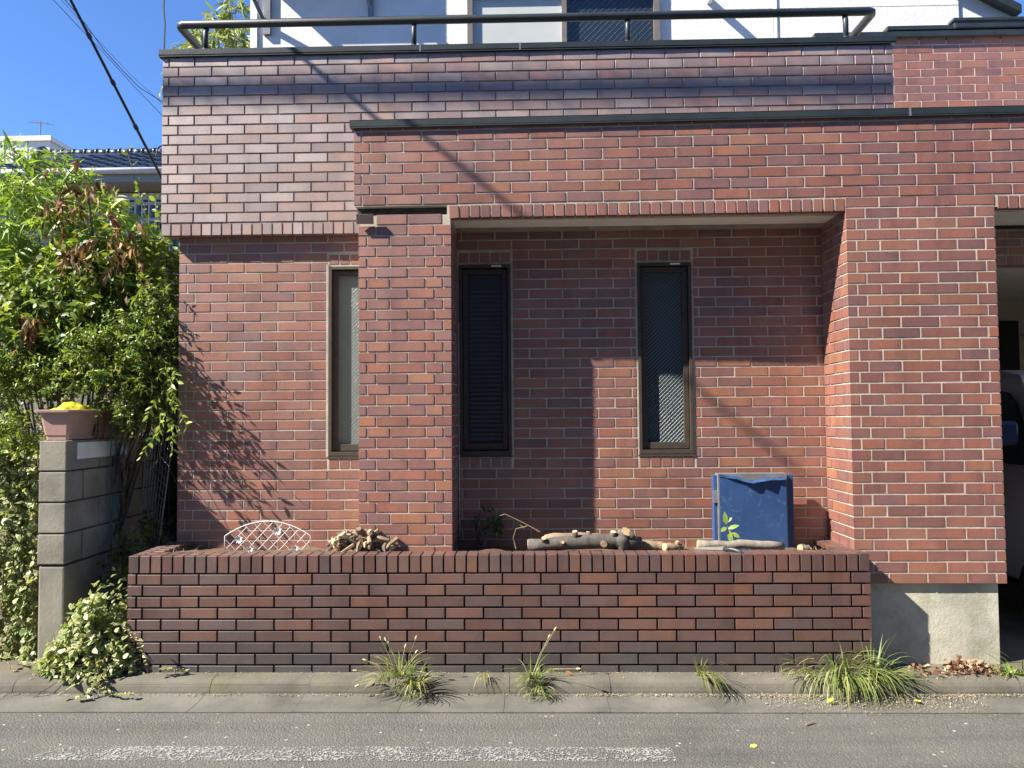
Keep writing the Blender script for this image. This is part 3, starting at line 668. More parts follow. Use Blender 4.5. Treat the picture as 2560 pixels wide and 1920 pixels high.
# upright sprigs beside the wall
root = empty('sprig_shrub', (-2.75, 5.9, .1), 'loose upright sprigs with oval light-green leaves against the left wall edge', 'shrub'); LV = Leaves(); tw = MB()
for (u0, v0), (u1, v1) in [((390, 640), (312, 345)), ((400, 650), (345, 470)), ((410, 640), (385, 480)), ((420, 660), (398, 520)), ((395, 600), (330, 560)), ((380, 700), (300, 590)), ((400, 720), (370, 560)), ((425, 700), (405, 600))]:
    a, e = P(u0, v0, 5.75), P(u1, v1, 5.75); shoot(LV, tw, a, e-a, np.linalg.norm(e-a), 17, .06, .03, (.13, .21, .03), .9, .04, .4, .15, (.20, .26, .04), .3, tr=.004)
LV.build('foliage', 'oval', M['leaf'], root); tw.build('twigs', M['twig'], root)
# withered branches
def withered(u, v, Y, pts, n, label, stem):
    root = empty('withered_branch', P(u, v, Y), label, 'branch', 'withered branches in the hedge'); LV = Leaves(); tw = MB()
    for (uu, vv) in pts:
        a = P(uu, vv, Y+NR.uniform(-.1, .1))
        for k in range(n):
            d = np.array([NR.normal(0, 1), NR.normal(0, .7), NR.normal(-.2, .6)]); shoot(LV, tw, a+NR.normal(0, .04, 3), d, NR.uniform(.05, .14), 5, .068, .026, [(.30, .18, .085), (.23, .12, .06), (.40, .28, .16)][NR.integers(3)], .6, 1.1, .2, .45, (.13, .065, .035), .3)
    tw.tube([P(*q, Y) for q in stem], [.009, .007, .004], 5); LV.build('foliage', 'oval', M['leaf_dry'], root, .5); tw.build('twigs', M['bark_dark'], root)
withered(230, 620, 5.45, [(190, 465), (218, 470), (165, 488), (140, 500), (230, 450), (175, 425), (120, 505), (205, 500)], 3, 'withered branch with hanging brown leaves at the top of the hedge', [(232, 590), (225, 520), (215, 450)])
withered(300, 680, 5.4, [(278, 540), (300, 565), (275, 600), (322, 585), (288, 635), (345, 612), (350, 640)], 3, 'brown withered branch lower right in the hedge near the far window', [(310, 670), (295, 600), (280, 540)])
withered(80, 830, 5.3, [(65, 790), (85, 810), (100, 800)], 5, 'small patch of brown withered leaves low on the left of the hedge', [(80, 850), (75, 820), (70, 790)])
withered(200, 640, 5.35, [(180, 628), (210, 645), (150, 612), (190, 612), (235, 632)], 3, 'brown withered leaf clusters in the middle of the hedge', [(190, 680), (185, 650), (180, 620)])
# hanging vine by the house corner
root = empty('hanging_vine', P(380, 1100, 5.3), 'tangle of bare brown vine stems hanging beside the house corner', 'vine'); LV = Leaves(); tw = MB(); gl = MB()
for k in range(130):
    u = NR.uniform(270, 432); a = P(u, NR.uniform(860, 1010), 5.40+NR.uniform(-.1, .06)); L = NR.uniform(.2, .75)*(.5+.5*(u-270)/160)
    q = [a]; d = np.array([NR.normal(0, .35), NR.normal(0, .2), -1.0])
    for j in range(6): d = d+np.array([NR.normal(0, .35), NR.normal(0, .2), -.1]); q.append(q[-1]+d/np.linalg.norm(d)*L/6)
    tw.tube(q, [.0034]*3+[.0024]*4, 3, False)
    if NR.random() < .5: shoot(LV, None, q[3], np.array([NR.normal(), -.4, .3]), .1, 9, .034, .0125, GM[1], .9, .4, .5, .15)
for k in range(16):
    a = P(NR.uniform(400, 440), NR.uniform(900, 1080), 5.22); shoot(LV, tw, a, np.array([NR.uniform(-.2, .9), -.6, -.3]), NR.uniform(.1, .25), 9, .05, .018, GY[0], .8, .3, .5, .2)
LV.build('foliage', 'slender', M['leaf'], root); tw.build('stem', M['twig'], root)
# variegated ivy
IVC, IVE = [(.14, .20, .055), (.18, .235, .07), (.10, .155, .045)], (.50, .50, .26)
def ivy(name, label, base, gen, n, size, runners=()):
    root = empty(name, base, label, 'ivy'); LV = Leaves(); tw = MB()
    for i in range(n):
        a, out = gen(); k = 2; s_ = NR.random() < .6
        d = np.stack([out*.4+NR.normal(0, .8, 3)+np.array([0, 0, -.35]) for _ in range(k)]); nn = np.stack([out+np.array([-.5, -.3, .7])+NR.normal(0, .35, 3) for _ in range(k)])
        L = size*NR.uniform(.55, 1.25, k)
        LV.add(np.stack([a, a+NR.normal(0, .02, 3)]), d, nn, L, L*NR.uniform(.6, .85, k), NR.uniform(.0, .35, k), colvar(IVC[NR.integers(3)], k, .25), colvar(IVE if s_ else (.25, .30, .11), k, .25))
    for pts in runners:
        q = [np.array(p_) for p_ in pts]; tw.tube(q, .0025, 4)
        for j in range(len(q)-1):
            for t in np.linspace(0, 1, 8):
                a = q[j]*(1-t)+q[j+1]*t; d = NR.normal(0, 1, (2, 3)); d[:, 2] = np.abs(d[:, 2])*.4; L = size*.75*NR.uniform(.5, 1.1, 2)
                LV.add(np.stack([a, a]), d, np.array([[-.3, -.5, 1.0]]*2)+NR.normal(0, .3, (2, 3)), L, L*.65, NR.uniform(0, .3, 2), colvar(IVC[0], 2), colvar(IVE, 2))
    for k in range(60):
        a, out = gen(); d = np.array([NR.normal(0, .5), NR.normal(0, .3), -1]); tw.tube([a, a+d*.07, a+d*.15+NR.normal(0, .02, 3)], .0018, 3, False)
    LV.build('foliage', 'heart', M['leaf'], root, .12); tw.build('stem', M['twig'], root); return root
def g1():
    u, v = NR.uniform(-30, 93), NR.uniform(1135, 1655); Y = 5.10-.03*abs(math.sin(v*.02+u*.05))-NR.uniform(0, .07)
    if u < 45 and 1195 < v < 1250 and NR.random() < .8: u += 40
    return P(min(u, 90), v, Y), np.array([0, -1.0, .1])
ivy('variegated_ivy', 'curtain of cream-edged ivy hanging over the wall left of the block wall', (-3.4, 4.95, .11), g1, 1500, .044,
    [[P(20, 1640, 4.9), P(60, 1660, 4.8), P(110, 1655, 4.75)], [P(0, 1600, 4.9), P(30, 1680, 4.75)]])
def g2():
    th = NR.uniform(0, 2*math.pi); r_ = math.sqrt(NR.uniform(0, 1)); x, y = .33*r_*math.cos(th), .25*r_*math.sin(th); h = .50*(1-r_**2.2)*(.85+.22*math.sin(3*th+1)+.12*math.sin(7*th))+.03
    zz = h*NR.uniform(.35, 1.02); sx = x-.05+.10*zz
    return np.array([-2.71+sx, 4.80+y*.8, .115+zz]), nrm(np.array([x*2, y*2-.3, zz+.15]))
ivy('variegated_ivy', 'mound of cream-edged ivy spilling over the kerb beside the planter end', (-2.76, 4.80, .11), g2, 1750, .041,
    [[P(180, 1660, 4.66), P(210, 1700, 4.57), P(150, 1735, 4.5)], [P(250, 1670, 4.64), P(240, 1715, 4.56), P(290, 1738, 4.52), P(330, 1735, 4.5)], [P(270, 1660, 4.66), P(250, 1700, 4.57), P(215, 1742, 4.5), P(190, 1745, 4.48)], [P(300, 1560, 4.62), P(345, 1600, 4.60), P(370, 1660, 4.62)], [P(400, 1672, 4.68), P(440, 1676, 4.68), P(470, 1678, 4.69)]])
# dark leafy weeds between block wall and planter
shrub('shade_weeds', 'dark leafy weeds in the shady gap between block wall and planter', 'weeds', (-2.75, 5.3, .12), [((-2.76, 5.27, .55), (.2, .14, .3)), ((-2.70, 5.35, .80), (.14, .12, .15))], 150, 'oval', .046, .024, [(.06, .10, .022), (.08, .12, .025)], (.06, .2), 7, .9, .3, .2, 3)
# tree seen behind the balcony corner
shrub('bamboo_leaf_tree', 'feathery yellow-green tree behind the left end of the balcony', 'tree', (-4.2, 9.5, .1), [B_(600, 110, 9.0, .35, .3, .42), B_(560, 140, 9.0, .35, .3, .35), B_(520, 150, 9.0, .25, .3, .3)], 170, 'slender', .17, .026, [(.20, .24, .05), (.26, .28, .07)], (.2, .4), 9, .6, .7, .4, 1)
# ------------------------------------------------------------------ grasses on the kerb
def blades(LVm, base, n, L, wd, tilt, lean, cols, droop=.9, rad=.04):
    for i in range(n):
        th = NR.uniform(0, 6.28); a = np.array(base)+np.array([math.cos(th), math.sin(th)*.5, 0])*rad*math.sqrt(NR.random())
        d = np.array([math.cos(th)*tilt+lean[0], math.sin(th)*tilt+lean[1], 1.0])+NR.normal(0, .15, 3); d /= np.linalg.norm(d); l = L*NR.uniform(.5, 1.15)
        c = np.array(cols[NR.integers(len(cols))])*NR.uniform(.75, 1.25); pts = []; p = a.copy(); k = 7
        sd = np.cross(d, [0, 0, 1.0]); sd = sd/(np.linalg.norm(sd)+1e-6); tw_ = NR.uniform(-.6, .6)
        for j in range(k):
            w_ = wd*(1-(j/(k-1))**1.6)*.5+.0004; s2 = sd*math.cos(tw_*j*.4)+np.array([0, 0, 1])*math.sin(tw_*j*.4)*.5; pts += [p-s2*w_, p+s2*w_]
            p = p+d*l/(k-1); d = d+np.array([0, 0, -droop*2/(k-1)*NR.uniform(.6, 1.3)]); d /= np.linalg.norm(d)
            if p[2] < .03: p[2] = .035; d[2] = abs(d[2])*.1
        LVm.add(pts, [(2*j, 2*j+1, 2*j+3, 2*j+2) for j in range(k-1)], tuple(c))
GRS = [(.16, .21, .055), (.21, .25, .075), (.12, .17, .045), (.36, .33, .16)]
def heads(root, tops):
    for (b0, e0_) in tops:
        b0, e0_ = np.array(b0), np.array(e0_); mid = (b0+e0_)/2+np.array([0, 0, .02]); st = MB().tube([b0, mid, e0_], .0013, 4).build('stalk', M['stalk'], root)
        d = nrm(e0_-mid); h = MB().tube([e0_+d*.032*t for t in (0, .2, .5, .8, 1)], [.002, .0052, .006, .0045, .001], 7).build('seed_head', M['seedhead'], st, smooth=True)
M['stalk'] = plain('grass_stalk', (.30, .31, .12), .7, .2); M['seedhead'] = plain('seed_head', (.42, .42, .22), .9, .3, 90, .8, 300)
M['blade'] = leaf_mat('grass_blade', .5, .3, .3)
def clump(label, specs, tops=()):
    root = empty('weed_clump', specs[0][0], label, 'weeds', 'weed clumps along the kerb'); b = MB()
    for s_ in specs: blades(b, *s_)
    o = b.build('blades', M['blade'], root); tag(o, kind='stuff'); heads(root, tops); return root
g = lambda u, v, Y: P(u, v, Y)
clump('bushy foxtail grass growing at the kerb left of the middle', [(g(1000, 1690, 4.62), 50, .21, .008, .75, (0, -.15), GRS, .8, .06), (g(1035, 1715, 4.56), 55, .24, .007, .6, (.1, -.3), GRS, .9, .05), (g(960, 1705, 4.56), 34, .2, .005, .5, (-.6, -.3), [(.36, .33, .16), (.30, .30, .12)], 1.0, .04), (g(1030, 1740, 4.5), 40, .12, .005, .9, (0, 0), [(.30, .27, .14), (.17, .22, .06)], .9, .06)],
      [(g(1000, 1690, 4.6), g(975, 1615, 4.6)), (g(990, 1690, 4.6), g(955, 1602, 4.58)), (g(1000, 1690, 4.6), g(967, 1605, 4.62)), (g(1010, 1690, 4.6), g(1038, 1600, 4.55)), (g(1000, 1690, 4.6), g(1012, 1622, 4.6)), (g(1010, 1690, 4.6), g(1038, 1634, 4.55)), (g(950, 1700, 4.58), g(895, 1677, 4.56)), (g(980, 1690, 4.6), g(918, 1652, 4.6)), (g(960, 1710, 4.56), g(900, 1712, 4.53))])
clump('small wilted weed lying over the kerb', [(g(1212, 1688, 4.64), 16, .16, .0045, .5, (0, -1.3), [(.34, .30, .14), (.22, .24, .08)], 1.2, .02)])
clump('bright green foxtail weed right of the wilted one', [(g(1330, 1695, 4.62), 50, .16, .007, .7, (-.1, -.3), GRS[:3], .8, .05), (g(1345, 1720, 4.56), 50, .14, .005, .8, (0, -.5), GRS, 1.0, .05), (g(1350, 1740, 4.53), 40, .1, .004, .9, (.1, -.2), [(.40, .36, .2), (.2, .24, .08)], 1.1, .05)],
      [(g(1330, 1690, 4.62), g(1385, 1578, 4.58)), (g(1330, 1690, 4.62), g(1370, 1597, 4.6)), (g(1340, 1690, 4.62), g(1440, 1672, 4.52))])
clump('thin drooping grass tuft below the dark wall right of the middle', [(g(1752, 1690, 4.63), 46, .27, .005, .35, (.35, -1.1), GRS, 1.1, .02), (g(1750, 1685, 4.65), 8, .14, .007, .3, (0, -.2), GRS[:2], .5, .02)])
clump('large arching sedge clump at the right end of the planter', [(g(2130, 1690, 4.62), 150, .29, .008, .8, (.15, -1.0), GRS[:3]+[(.28, .29, .12)], 1.4, .12), (g(2080, 1690, 4.63), 70, .27, .007, .9, (-.4, -.9), GRS, 1.2, .11), (g(2200, 1690, 4.62), 55, .28, .008, .8, (.4, -.6), GRS[:3], 1.2, .08), (g(2180, 1680, 4.64), 5, .30, .010, .3, (.1, 0), GRS[:2], .35, .05), (g(2010, 1685, 4.64), 26, .2, .005, .5, (-.5, -.7), GRS, .9, .05)])
clump('green weed tuft at the right edge of the pavement', [(g(2530, 1688, 4.7), 40, .12, .010, .9, (0, -.2), [(.12, .22, .04), (.16, .26, .05)], .8, .05), (g(2550, 1690, 4.75), 14, .3, .008, .5, (-.8, 0), GRS, .8, .04)])
clump('tiny dry tuft where the planter meets the pavement', [(g(1955, 1683, 4.70), 7, .09, .003, .4, (0, 0), [(.34, .3, .15)], .4, .01)])
# ================================================================== left-hand neighbours
bw = empty('block_wall', (-3.11, 5.0, .1), 'weathered grey concrete block wall end carrying the pink plant box', 'wall')
zc_ = [1.552, 1.348, 1.146, .944, .742]; y = 4.905
rng = random.Random(5)
for i in range(4):
    yy = 4.905; odd = i % 2
    while yy < 7.4:
        l_ = .20 if (odd and yy < 4.95) else .395
        j = rng.uniform(-.004, .004)
        MB().box((-3.203+j, yy, zc_[i+1]+.009), (-3.026+j, yy+l_-.008, zc_[i]-.001)).build('concrete_block', M['block'], bw, bevel=.006); yy += l_
MB().box((-3.195, 4.913, .742), (-3.034, 7.4, 1.54)).build('mortar', M['mortar_dark'], bw)
MB().box((-3.20, 4.912, .08), (-3.03, 7.4, .737)).build('foundation', M['block'], bw, bevel=.012)
pt = MB().box((-3.0235, 5.02, 1.425), (-3.0185, 5.64, 1.535)).build('plate', M['white_paint'], bw); pt['label'] = 'blank white plate fixed to the side of the block wall'
MB().box((-3.0245, 5.00, 1.415), (-3.020, 5.66, 1.422)).build('plate_edge', M['grey_metal'], pt)
lw = empty('low_wall', (-4.5, 5.12, .1), 'low grey garden wall behind the hanging ivy at the left edge', 'wall')
MB().box((-9, 5.17, .08), (-3.22, 5.3, 1.20)).build('wall_body', M['block'], lw); MB().box((-9, 5.13, 1.20), (-3.22, 5.34, 1.26)).build('wall_cap', M['concrete'], lw, bevel=.01)
for x in (-3.45, -3.75, -4.1): MB().tube([(x, 5.23, 1.26), (x, 5.23, 1.62)], .012, 8).build('fence_rod', M['grey_metal'], lw)
bk = empty('garden_wall', (-5, 8.0, .1), 'dark block wall at the back of the neighbouring garden', 'wall')
MB().box((-12, 8.0, .05), (-2.9, 8.15, 2.2)).build('wall_body', M['block'], bk)
gt = empty('gap_screen', (-2.75, 6.1, .1), 'dark board gate added to darken the gap between block wall and house', 'screen')  # invented dark boards, standing in for the deep shade of the gap
for k in range(5): MB().box((-3.02+k*.109, 6.1, .12), (-2.918+k*.109, 6.12, 2.4)).build('board', M['bark_void'], gt)
# plant box
M['pinkpot'] = plain('pink_plastic', (.40, .245, .205), .5, .1, 8)
pb = empty('plant_box', (-3.1, 5.25, 1.552), 'faded pink plastic plant box on top of the block wall', 'plant box')
def loft(mb, rings, cap0=True, cap1=True):
    n = len(rings[0]); base = len(mb.v); mb.v += [tuple(map(float, q)) for r in rings for q in r]
    for i in range(len(rings)-1):
        for k in range(n): mb.f.append((base+i*n+k, base+i*n+(k+1) % n, base+(i+1)*n+(k+1) % n, base+(i+1)*n+k)); mb.c.append(None)
    if cap0: mb.f.append(tuple(base+k for k in range(n))[::-1]); mb.c.append(None)
    if cap1: mb.f.append(tuple(base+(len(rings)-1)*n+k for k in range(n))); mb.c.append(None)
def rrect(cx, cy, hx, hy, z, r=.02): 
    o = []
    for sx, sy, a0 in ((1, 1, 0), (-1, 1, 90), (-1, -1, 180), (1, -1, 270)):
        for a in (0, 30, 60, 90): t = R(a0+a); o.append((cx+sx*(hx-r)+r*math.cos(t), cy+sy*(hy-r)+r*math.sin(t), z))
    return o
m_ = MB(); pcx, pcy = -3.128, 5.41
loft(m_, [rrect(pcx, pcy, .078, .44, 1.556), rrect(pcx, pcy, .080, .443, 1.585), rrect(pcx, pcy, .085, .448, 1.588), rrect(pcx, pcy, .105, .47, 1.735), rrect(pcx, pcy, .125, .493, 1.738), rrect(pcx, pcy, .127, .495, 1.752), rrect(pcx, pcy, .118, .485, 1.755), rrect(pcx, pcy, .098, .463, 1.742), rrect(pcx, pcy, .09, .455, 1.66)], True, False)
m_.build('box_body', M['pinkpot'], pb, smooth=False); MB().add(rrect(pcx, pcy, .092, .457, 1.70), [tuple(range(16))]).build('soil', M['soil'], pb)
for yy in (5.19, 5.66):
    MB().tube([(-3.02, yy, 1.575), (-3.003, yy, 1.65), (-3.008, yy+.02, 1.66), (-3.02, yy+.02, 1.575)], .004, 5).build('clip', M['black'], pb)
# yellow netting
M['yellow'] = plain('yellow_net', (.62, .56, .02), .8, .25, 60, .8, 120)
m_ = MB(); nu, nv = 44, 16; vs = []
for j in range(nv):
    for i in range(nu):
        t = i/(nu-1); s_ = j/(nv-1); yy = 5.0+.62*t; prof = .08*max(0, math.sin(math.pi*min(1, t*1.02)))**.5*(.55+.45*math.sin(9*t+.6)+.35*math.exp(-((t-.66)/.12)**2))
        vs.append((pcx-.085+.19*s_+.008*math.sin(30*t+3*s_), yy+.02*math.sin(9*s_), 1.752+prof*math.sin(math.pi*s_)**.7+.006*math.sin(41*t+7*s_)*math.sin(19*s_+3*t)))
m_.add(vs, [(j*nu+i, j*nu+i+1, (j+1)*nu+i+1, (j+1)*nu+i) for j in range(nv-1) for i in range(nu-1)])
yn = m_.build('yellow_net', M['yellow'], None, smooth=True); tag(yn, 'bundle of bright yellow netting lying on the pink plant box', 'netting')
M['teal'] = plain('teal_cord', (.05, .13, .13), .8, .2)
m_ = MB()
for yy, zz in ((5.36, .95), (5.43, .62)):
    m_.tube([(-3.06, yy-.03, 1.775), (-2.990, yy, 1.762), (-2.978, yy, 1.70)]+[(-2.985-.012*(k > 2)+.004*math.sin(k*2.2), yy+(.03 if yy < 5.4 else -.03)*k/8, 1.60-k*(1.60-zz)/8) for k in range(9)], .0045, 6)
m_.tube([(-3.05, 5.30+.045*math.cos(a), 1.80+.045*math.sin(a)) for a in np.linspace(-1, 4, 12)], .005, 6)
cdd = m_.build('cord', M['teal']); tag(cdd, 'teal cord hanging from the pink plant box down the block wall', 'cord')
# leaning wire panel
wp = empty('wire_panel', (-2.6, 5.45, .1), 'rusty wire mesh panel leaning in the gap beside the house', 'wire panel'); m_ = MB()
c0, c1, c2_, c3 = [P(u, v, Y) for u, v, Y in ((345, 1390, 5.5), (393, 1390, 5.3), (432, 1100, 5.36), (375, 1010, 5.56))]
for k in range(9): t = k/8; m_.tube([c0*(1-t)+c1*t, c3*(1-t)+c2_*t], .0022 if 0 < k < 8 else .005, 4)
for k in range(18): t = k/17; m_.tube([c0*(1-t)+c3*t, c1*(1-t)+c2_*t], .0018, 4)
m_.build('mesh_grid', M['grey_metal'], wp)
# ------------------------------------------------------------------ far houses
th = empty('tile_roof_house', (-9, 14.5, .1), 'beige house with blue-grey tiled roof behind the hedge', 'house')
M['housewall'] = plain('house_wall', (.33, .31, .25), .8, .06, 2); M['fasc'] = plain('fascia', (.22, .21, .17), .6, .1)
M['rooftile'] = plain('roof_tile', (.035, .043, .06), .32, .25, 9); M['gutterw'] = plain('gutter_white', (.55, .55, .54), .5, .1)
YE = 13.0; ex0 = P(-260, 430, YE)[0]; ex1 = -5.2; zE = P(200, 428, YE)[2]; zR = P(200, 388, 15.3)[2]; rx0 = P(105, 385, 15.3)[0]
MB().box((ex0+.5, 13.7, .05), (ex1, 20, zE-.05)).build('wall', M['housewall'], th)
MB().box((ex0, 13.05, zE-.22), (ex1, 13.75, zE-.16)).build('soffit', M['fasc'], th); MB().box((ex0, 13.02, zE-.20), (ex1, 13.06, zE-.03)).build('fascia', M['fasc'], th)
for zz in (.45, .75, 1.0): MB().box((ex0+.5, 13.60-.02*zz, zE-zz), (ex1, 13.69, zE-zz+.06)).build('band', M['gutterw'], th)
MB().tube([(ex0, 12.98, zE-.01), (ex1, 12.98, zE-.01)], .055, 10).build('gutter', M['gutterw'], th, smooth=True)
rs = MB(); rs.add([(ex0, 13.0, zE-.02), (ex1, 13.0, zE-.02), (ex1, 15.3, zR-.1), (rx0, 15.3, zR-.1), (ex0+1.2, 15.3, zR-.35)], [(0, 1, 2, 3, 4)]); roof = rs.build('roof', M['rooftile'], th)
# one pan tile: an S-shaped course piece
tm = MB(); nn = 8; tw_, tl = .30, .36
sl_ = math.atan2(zR-zE, 2.3)
for j in range(2):
    for i in range(nn+1): t = i/nn; tm.v.append((t*tw_, j*tl, .035*math.sin(t*2*math.pi-.6)+(.0 if j else .035)))
for i in range(nn+1): t = i/nn; tm.v.append((t*tw_, 0, .035*math.sin(t*2*math.pi-.6)-.01))
for i in range(nn): tm.f += [(i, i+1, nn+2+i, nn+1+i), (i+1, i, 2*nn+2+i, 2*nn+3+i)]
tme = bpy.data.meshes.new('roof_tile'); tme.from_pydata(tm.v, [], tm.f); tme.materials.append(M['rooftile'])
for p_ in tme.polygons: p_.use_smooth = False
nr = 8; ncol = int((ex1-ex0)/tw_)
for r_ in range(nr):
    for c in range(ncol):
        x = ex0+c*tw_; yl = r_*.315
        if x < ex0+.4*r_ or P(0, 0, 1)[0] > 99: continue
        if x+tw_ < P(-20, 400, 14)[0]: continue
        o = link('roof_tile', tme, roof); o.matrix_basis = Matrix.Translation((x, 13.0+yl*math.cos(sl_), zE+.01+yl*math.sin(sl_)))@Matrix.Rotation(sl_, 4, 'X')
rd = MB().box((rx0, 15.15, zR-.14), (ex1, 15.45, zR-.02)).build('ridge', M['rooftile'], th)
for k in range(int((ex1-rx0)/.24)):
    x = rx0+k*.24; MB().tube([(x, 15.28, zR+.02), (x+.215, 15.28, zR+.02)], .085, 10).build('ridge_tile', M['rooftile'], rd, smooth=True)
    MB().tube([(x+.2, 15.28, zR+.022), (x+.245, 15.28, zR+.022)], .10, 10).build('ridge_collar', M['rooftile'], rd, smooth=True)
MB().tube([(rx0-.12, 15.28, zR-.02), (rx0+.1, 15.28, zR+.02)], .17, 12).build('ridge_end', M['rooftile'], rd, smooth=True)
w0, w1, wz1, wz0 = P(300, 500, 13.7)[0], P(415, 500, 13.7)[0], P(330, 505, 13.7)[2], P(330, 660, 13.7)[2]
wf = MB().box((w0, 13.60, wz0), (w1+.3, 13.69, wz1)).build('window', glass('far_pane', (.03, .045, .07), .05), th)
for k in range(9): x = w0+.02+k*.125; MB().tube([(x, 13.5, wz0), (x, 13.5, wz1)], .016, 6).build('bar', M['gutterw'], wf)
MB().box((w0-.1, 13.55, wz1), (w1+.4, 13.65, wz1+.12)).build('frame', M['gutterw'], wf)
m_ = MB().tube([P(38, 398, 12.9), P(98, 424, 12.9)], .045, 6).build('roof_bracket', M['black'], th)
wb = empty('white_building', P(60, 400, 28), 'flat-roofed off-white building far behind the tiled roof', 'building')
a, c = P(-160, 356, 28), P(124, 356, 28); m_ = MB().box((a[0], 28, .05), (c[0], 36, a[2])).build('wall', plain('panel_wall', (.62, .62, .56), .7, .05, 2), wb)
MB().box((a[0]-.1, 27.9, a[2]-.02), (c[0]+.1, 36.1, a[2]+.16)).build('parapet', M['white_paint'], wb)
for u in (10, 33, 68): x = P(u, 380, 28)[0]; MB().box((x, 27.985, 8), (x+.035, 28, a[2]-.02)).build('panel_joint', M['fasc'], wb)
an = empty('tv_antenna', P(101, 352, 28), 'thin television antenna on the white building roof', 'antenna'); b0 = P(101, 352, 28)
MB().tube([b0, b0+[0, 0, .75]], .02, 6).build('mast', M['grey_metal'], an)
bm_ = MB().tube([b0+[-.35, 0, .75], b0+[.42, 0, .62]], .014, 5).build('boom', M['grey_metal'], an)
for k in range(7): q = b0+np.array([-.35+k*.12, 0, .75-k*.02]); MB().tube([q+[-.02, -.2, -.14+.015*k], q+[.02, .2, .14-.015*k]], .008, 4).build('element', M['grey_metal'], bm_)
# ------------------------------------------------------------------ cables
M['cable'] = plain('black_cable', (.014, .014, .016), .55, .2)
def cable(pts, r, name, label, group=None, sag=0, n=14, knots=()):
    a, e = np.array(pts[0], float), np.array(pts[-1], float); m_ = MB(); q = []
    for k in range(n): t = k/(n-1); q.append(a*(1-t)+e*t-np.array([0, 0, sag*4*t*(1-t)]))
    m_.tube(q, r, 8); o = m_.build(name, M['cable'], None, smooth=True); tag(o, label, 'cable', group)
    for t in knots:
        c = a*(1-t)+e*t-np.array([0, 0, sag*4*t*(1-t)]); d = nrm(e-a)*.018; MB().tube([c-d, c+d], r*1.55, 8).build('clamp', M['cable'], o)
    return o
cable([P(120, -110, 5.0), P(415, 465, 5.75)], .0105, 'service_cable', 'thick black cable slanting across the sky to the house corner', knots=(.32, .52, .72))
def wire(uv, Y0, Y1, r, label):
    n = len(uv); m_ = MB(); q = [P(u, v, Y0+(Y1-Y0)*k/(n-1)) for k, (u, v) in enumerate(uv)]; m_.tube(q, r, 5); o = m_.build('overhead_wire', M['cable']); tag(o, label, 'cable', 'thin wires in the sky')
wire([(150, -15), (180, 20), (215, 62), (260, 125), (310, 180), (350, 220), (409, 256)], 7, 8, .004, 'upper of the thin wires curving down to the house wall')
wire([(120, -15), (190, 60), (262, 135), (330, 210), (409, 292)], 7, 8, .003, 'lower of the thin wires crossing the sky at left')
wire([(140, -15), (230, 85), (330, 190), (409, 262)], 8, 9, .0022, 'faint middle wire between the two thin sky wires')
wire([(410, 132), (412, 60), (409, 20), (411, -40)], 5.4, 5.4, .006, 'dark vertical aerial lead rising from the balcony corner')
wire([(590, 125), (585, 70), (572, -15)], 7.5, 7.5, .004, 'thin dark wire hanging behind the balcony beside the white wall')
wire([(390, 392), (396, 370), (410, 358)], 5.6, 5.6, .006, 'short pale loop of wire at the wall edge above the tiled roof')
# street cables that cross in front of the house, above the picture; they throw the soft shadows
def unshade(u, v, Y, t): q = P(u, v, Y); return q-np.array([2.5, 1.0, -2.38])*t
cable([unshade(690, 90, YC, .85), unshade(2010, 1190, YD, 2.9)], .019, 'drop_cable', 'service cable running from the house out over the street, above the picture')
bd = empty('cable_bundle', unshade(1300, 215, YC, 2.1), 'bundled telephone cables strung along the street, above the picture', 'cable'); 
L0, L1 = unshade(380, 243, YC, 2.1), unshade(2240, 232, YC, 2.1); dv = L1-L0; L0 -= dv*.8; L1 += dv*.8
for k, dz in enumerate((0, .035, .065)): m_ = MB(); m_.tube([L0+[0, .01*k, dz], L1+[0, .01*k, dz]], .020-.002*k, 8); m_.build('strand', M['cable'], bd)
m_ = MB(); q = []
for k in range(500): a_ = k*.55; q.append(L0+(L1-L0)*k/499+np.array([0, .07*math.cos(a_), .045+.085*math.sin(a_)]))
m_.tube(q, .004, 4); m_.build('spiral_hanger', M['cable'], bd)
# ------------------------------------------------------------------ wall unit on brackets, above the picture edge
ac = empty('wall_bracket_unit', (-1.95, 6.6, 5.75), 'dark steel wall brackets on the white upper wall, carrying a unit above the picture', 'bracket')
MB().box((-2.42, 6.53, 5.74), (-1.40, 6.80, 6.4)).build('unit_case', M['white_paint'], ac)
for x, zlo in ((P(650, 40, 6.7)[0], P(650, 76, 6.7)[2]), (P(916, 20, 6.7)[0], P(916, 37, 6.7)[2])):
    s_ = 1 if zlo < 5.2 else .5
    br = MB().box((x-.0, YW-.035, zlo), (x+.05*s_+.02, YW-.002, 5.8)).build('upright', M['grey_metal'], ac)
    MB().box((x-.01, 6.38, 5.70), (x+.05, YW-.03, 5.74)).build('arm', M['grey_metal'], br)
    MB().prism([(0, 0), (.03, 0), (.03, .01), (0, .01)], .01).build('bolt', M['grey_metal'], br) if False else None
    m_ = MB(); m_.tube([(x+.01, YW-.03, zlo+.12), (x-.12*s_, 6.44, 5.70)], .024*s_, 4); m_.build('strut', M['grey_metal'], br)
m_ = MB(); q = P(1772, 5, YW); m_.box((q[0]-.02, YW-.20, q[2]-.02), (q[0]+.015, YW, q[2]+.05)); o = m_.build('pole_hook', M['white_paint']); tag(o, 'small white laundry pole hook on the upper white wall', 'hook')
